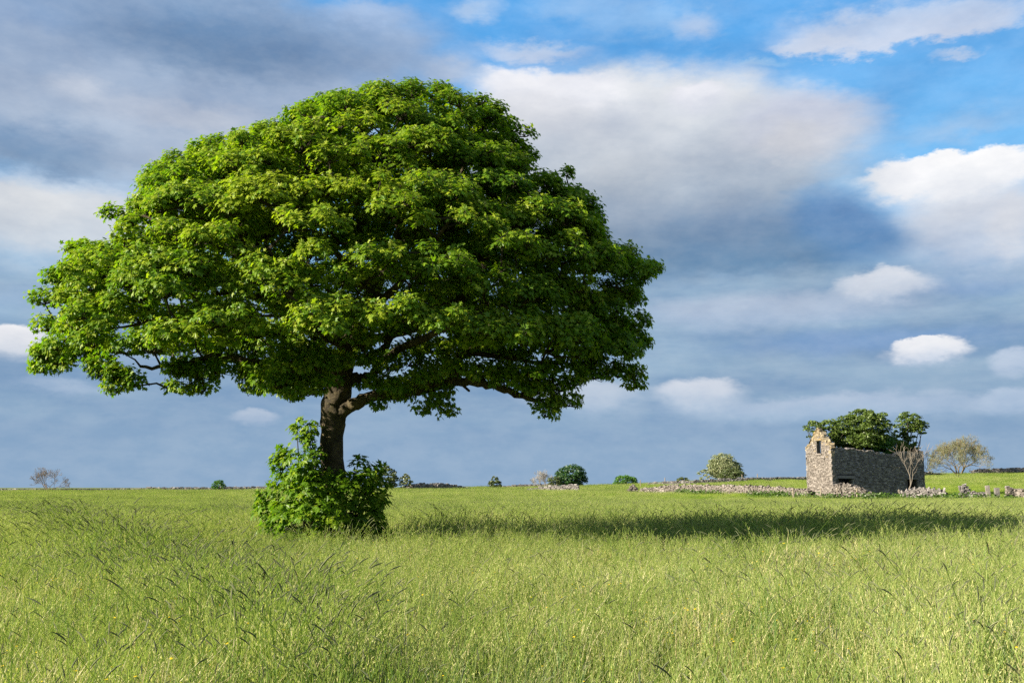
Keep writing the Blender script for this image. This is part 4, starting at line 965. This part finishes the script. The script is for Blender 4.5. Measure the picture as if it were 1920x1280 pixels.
def scatter(name, label, coll, pos, rot, scl, idx):
    n = len(pos); me = bpy.data.meshes.new(name); me.vertices.add(n); me.vertices.foreach_set('co', np.asarray(pos, np.float32).ravel())
    for an, ty, dat, key in (('rot', 'FLOAT_VECTOR', rot, 'vector'), ('scl', 'FLOAT_VECTOR', scl, 'vector')):
        a = me.attributes.new(an, ty, 'POINT'); a.data.foreach_set(key, np.asarray(dat, np.float32).ravel())
    a = me.attributes.new('idx', 'INT', 'POINT'); a.data.foreach_set('value', np.asarray(idx, np.int32))
    o = bpy.data.objects.new(name, me); COL.objects.link(o)
    g = bpy.data.node_groups.new(name, 'GeometryNodeTree'); g.interface.new_socket('Geometry', in_out='INPUT', socket_type='NodeSocketGeometry'); g.interface.new_socket('Geometry', in_out='OUTPUT', socket_type='NodeSocketGeometry')
    gi = g.nodes.new('NodeGroupInput'); go = g.nodes.new('NodeGroupOutput'); ip = g.nodes.new('GeometryNodeInstanceOnPoints'); ci = g.nodes.new('GeometryNodeCollectionInfo')
    ci.inputs['Collection'].default_value = coll; ci.inputs['Separate Children'].default_value = True; ci.inputs['Reset Children'].default_value = True
    def na(nm, ty):
        x = g.nodes.new('GeometryNodeInputNamedAttribute'); x.data_type = ty; x.inputs[0].default_value = nm; return x.outputs[0]
    er = g.nodes.new('FunctionNodeEulerToRotation'); g.links.new(na('rot', 'FLOAT_VECTOR'), er.inputs[0])
    g.links.new(gi.outputs[0], ip.inputs['Points']); g.links.new(ci.outputs[0], ip.inputs['Instance']); ip.inputs['Pick Instance'].default_value = True
    g.links.new(na('idx', 'INT'), ip.inputs['Instance Index']); g.links.new(er.outputs[0], ip.inputs['Rotation']); g.links.new(na('scl', 'FLOAT_VECTOR'), ip.inputs['Scale'])
    g.links.new(ip.outputs[0], go.inputs[0])
    md = o.modifiers.new('scatter', 'NODES'); md.node_group = g
    return tag(o, label, 'grass', kind='stuff')
def collection(n): return bpy.data.collections.new(n)

near_c = collection('near_grass_tufts')
for k in range(4):
    t = Tuft(100+k); t.blade(26, .22, .12, .32, .0095, 0, (.4, .35)); t.blade(5, .21, .28, .56, .0075, 5, (.25, .2)); t.blade(4, .21, .25, .5, .006, 1, (.3, .3)); t.culm(2, .2, .35, .6, (.05, .18), 'panicle', .005, 4); t.done('tuft_a%d' % k, near_c)           # 0-3 green
for k in range(3):
    t = Tuft(110+k); t.blade(16, .2, .12, .32, .009, 0, (.4, .35)); t.blade(4, .19, .25, .52, .006, 1, (.3, .3)); t.culm(7, .2, .36, .68, (.05, .17), 'panicle', .005, 4); t.done('tuft_b%d' % k, near_c)     # 4-6 panicles
for k in range(4):
    t = Tuft(120+k); t.blade(16, .2, .12, .34, .009, 0, (.4, .35)); t.blade(7, .18, .28, .56, .0075, 5, (.3, .25)); t.culm(3, .2, .45, .76, (-.40 if k % 2 else .34, .26), 'spike', .0045, 4); t.culm(2, .2, .35, .55, (.05, .18), 'panicle', .005, 4); t.done('tuft_c%d' % k, near_c)  # 7-10 foxtails
for k in range(2):
    t = Tuft(130+k); t.blade(16, .19, .25, .60, .0068, 1, (.25, .3), .8); t.blade(18, .2, .12, .32, .0095, 0); t.flower(1, .2, .25, .4); t.done('tuft_d%d' % k, near_c)    # 11-12 straw
far_c = collection('far_grass_patches')
for k in range(4):
    t = Tuft(140+k); t.blade(150, .75, .12, .34, .011, 0, (.5, .35), .6, 2); t.blade(44, .75, .22, .48, .009, 1, (.5, .4), .6, 2); t.culm(34, .75, .34, .6, (.1, .22), 'panicle', .006, 4); t.culm(5, .75, .5, .7, (-.2, .3), 'spike', .006, 4); t.done('patch_a%d' % k, far_c)   # 0-3
for k in range(2):
    t = Tuft(150+k); t.blade(170, .75, .3, .55, .011, 0, (.45, .3), .6, 2); t.blade(12, .75, .25, .5, .008, 5, (.5, .3), .6, 2); t.done('patch_b%d' % k, far_c)                    # 4-5 lush
rg = np.random.default_rng(77)
def area_pts(d0, d1, dens, half=.60, margin=1.5):
    A = half*(d1*d1-d0*d0)+2*margin*(d1-d0); n = int(A*dens)
    y = np.sqrt(d0*d0+rg.random(n)*(d1*d1-d0*d0)); x = (rg.random(n)*2-1)*(half*y+margin); return x, y
def pnoise(x, y, s, seed):
    r2 = np.random.default_rng(seed); v = np.zeros_like(x)
    for k in range(6):
        a = r2.random()*6.283; f_ = (1+r2.random()*1.6)/s; v += np.sin(x*math.cos(a)*f_+y*math.sin(a)*f_+r2.random()*6.283)
    return v/2.5
lane = np.array([gpt(px, py, .5)[:2] for px, py in ((45, 938), (120, 970), (200, 1010), (300, 1055), (420, 1120), (520, 1190), (600, 1250))])
tall = [(gpt(1310, 1000, .4), 2.6, 1.2), (gpt(1560, 985, .4), 4.0, 1.6), (gpt(1660, 1000, .4), 3.0, 1.4), (gpt(1880, 1005, .4), 4.0, 1.6), (gpt(500, 985, .4), 1.6, 1.4), (gpt(1080, 1000, .4), 2.0, 1.0)]
def lane_w(x, y):
    d = np.full(x.shape, 1e9)
    for a, b_ in zip(lane[:-1], lane[1:]):
        ab = b_-a; t = np.clip(((x-a[0])*ab[0]+(y-a[1])*ab[1])/(ab@ab), 0, 1); d = np.minimum(d, np.hypot(x-a[0]-t*ab[0], y-a[1]-t*ab[1])/(.25+.035*y))
    return np.exp(-d*d)
def tall_w(x, y):
    w = np.zeros_like(x)
    for c, rx, ry in tall: w = np.maximum(w, np.exp(-((x-c[0])/rx)**2-((y-c[1])/ry)**2))
    return w
px_, py_, rt_, sc_, ix_ = [], [], [], [], []
for d0, d1, dens in ((3.2, 9, 62), (9, 16, 46), (16, 28, 30), (28, 42, 17)):
    x, y = area_pts(d0, d1, dens); n = len(x)
    lw, tw = lane_w(x, y), tall_w(x, y); q = pnoise(x, y, 2.2, 1); q2 = pnoise(x, y, .8, 2)
    tree_d = np.hypot(x-base_x, y-TD)
    pf = .10+.08*np.clip(q, 0, 1)+.40*lw+.38*tw; q3 = pnoise(x, y, 1.3, 9); ps = .17+.22*np.clip(q2*.6+q3*.6, -.6, 1); pp = .26+.22*np.clip(-q, -1, 1)+.22*np.clip((y-9)/14, 0, 1)*(1-lw)
    pf = np.where(tree_d < 2.2, .12, pf); pp = np.where(tree_d < 2.0, .1, pp); ps = np.where(tree_d < 2.2, .03, ps)
    u_ = rg.random(n)
    idx = np.where(u_ < pf, 7+rg.integers(0, 4, n), np.where(u_ < pf+ps, 11+rg.integers(0, 2, n), np.where(u_ < pf+ps+pp, 4+rg.integers(0, 3, n), rg.integers(0, 4, n))))
    s_ = .82+.36*rg.random(n)+.10*np.clip(q, -1, 1)+.28*tw+.20*lw; s_ *= .92
    s_ *= 1+.16*pnoise(x, y, .45, 12)+.12*pnoise(x, y, 1.4, 13)
    wide = 1+.022*np.clip(y-10, 0, 40)
    keep = tree_d > .45
    px_.append(np.stack([x, y, terrain(x, y)], -1)[keep]); rt_.append(np.stack([rg.normal(size=n)*.06, rg.normal(size=n)*.06, rg.normal(size=n)*.9], -1)[keep])
    sc_.append(np.stack([s_*wide, s_*wide, s_], -1)[keep]); ix_.append(idx[keep])
scatter('meadow_grass', 'tall seeding meadow grass with dark foxtail heads filling the near field', near_c, np.concatenate(px_), np.concatenate(rt_), np.concatenate(sc_), np.concatenate(ix_))
print('near tufts', sum(map(len, px_)))
px_, rt_, sc_, ix_ = [], [], [], []
for d0, d1, dens, m_ in ((36, 60, 3.2, 1.0), (60, 100, 1.9, 1.15), (100, 150, 1.0, 1.5), (150, 215, .62, 1.9)):
    x, y = area_pts(d0, d1, dens, .62, 4); n = len(x); t = x/y
    lush = (y > 92)*np.clip((t-.10)/.06, 0, 1)*.8*(.6+.5*pnoise(x, y, 16, 5))+.10
    # nothing grows through the barn floor
    lu, lw = (x-RO[0])*U[0]+(y-RO[1])*U[1], (x-RO[0])*Wd[0]+(y-RO[1])*Wd[1]
    keep = ~((lu > -.3) & (lu < BL+.3) & (lw > -.3) & (lw < BW+.3))
    idx = np.where(rg.random(n) < lush, 4+rg.integers(0, 2, n), rg.integers(0, 4, n))
    s_ = (.85+.3*rg.random(n)+.10*pnoise(x, y, 5, 6)+.12*pnoise(x, y, 1.6, 14))*np.interp(y, [36, 50, 75, 110, 150], [1.05, .9, .66, .6, .8])
    px_.append(np.stack([x, y, terrain(x, y)], -1)[keep]); rt_.append(np.stack([0*x, 0*x, rg.normal(size=n)*1.2], -1)[keep]); sc_.append(np.stack([s_*m_, s_*m_, s_], -1)[keep]); ix_.append(idx[keep])
scatter('far_grass', 'pale yellow-green meadow grass of the far field up to the skyline', far_c, np.concatenate(px_), np.concatenate(rt_), np.concatenate(sc_), np.concatenate(ix_))
print('far patches', sum(map(len, px_)))

bpy.context.view_layer.update()
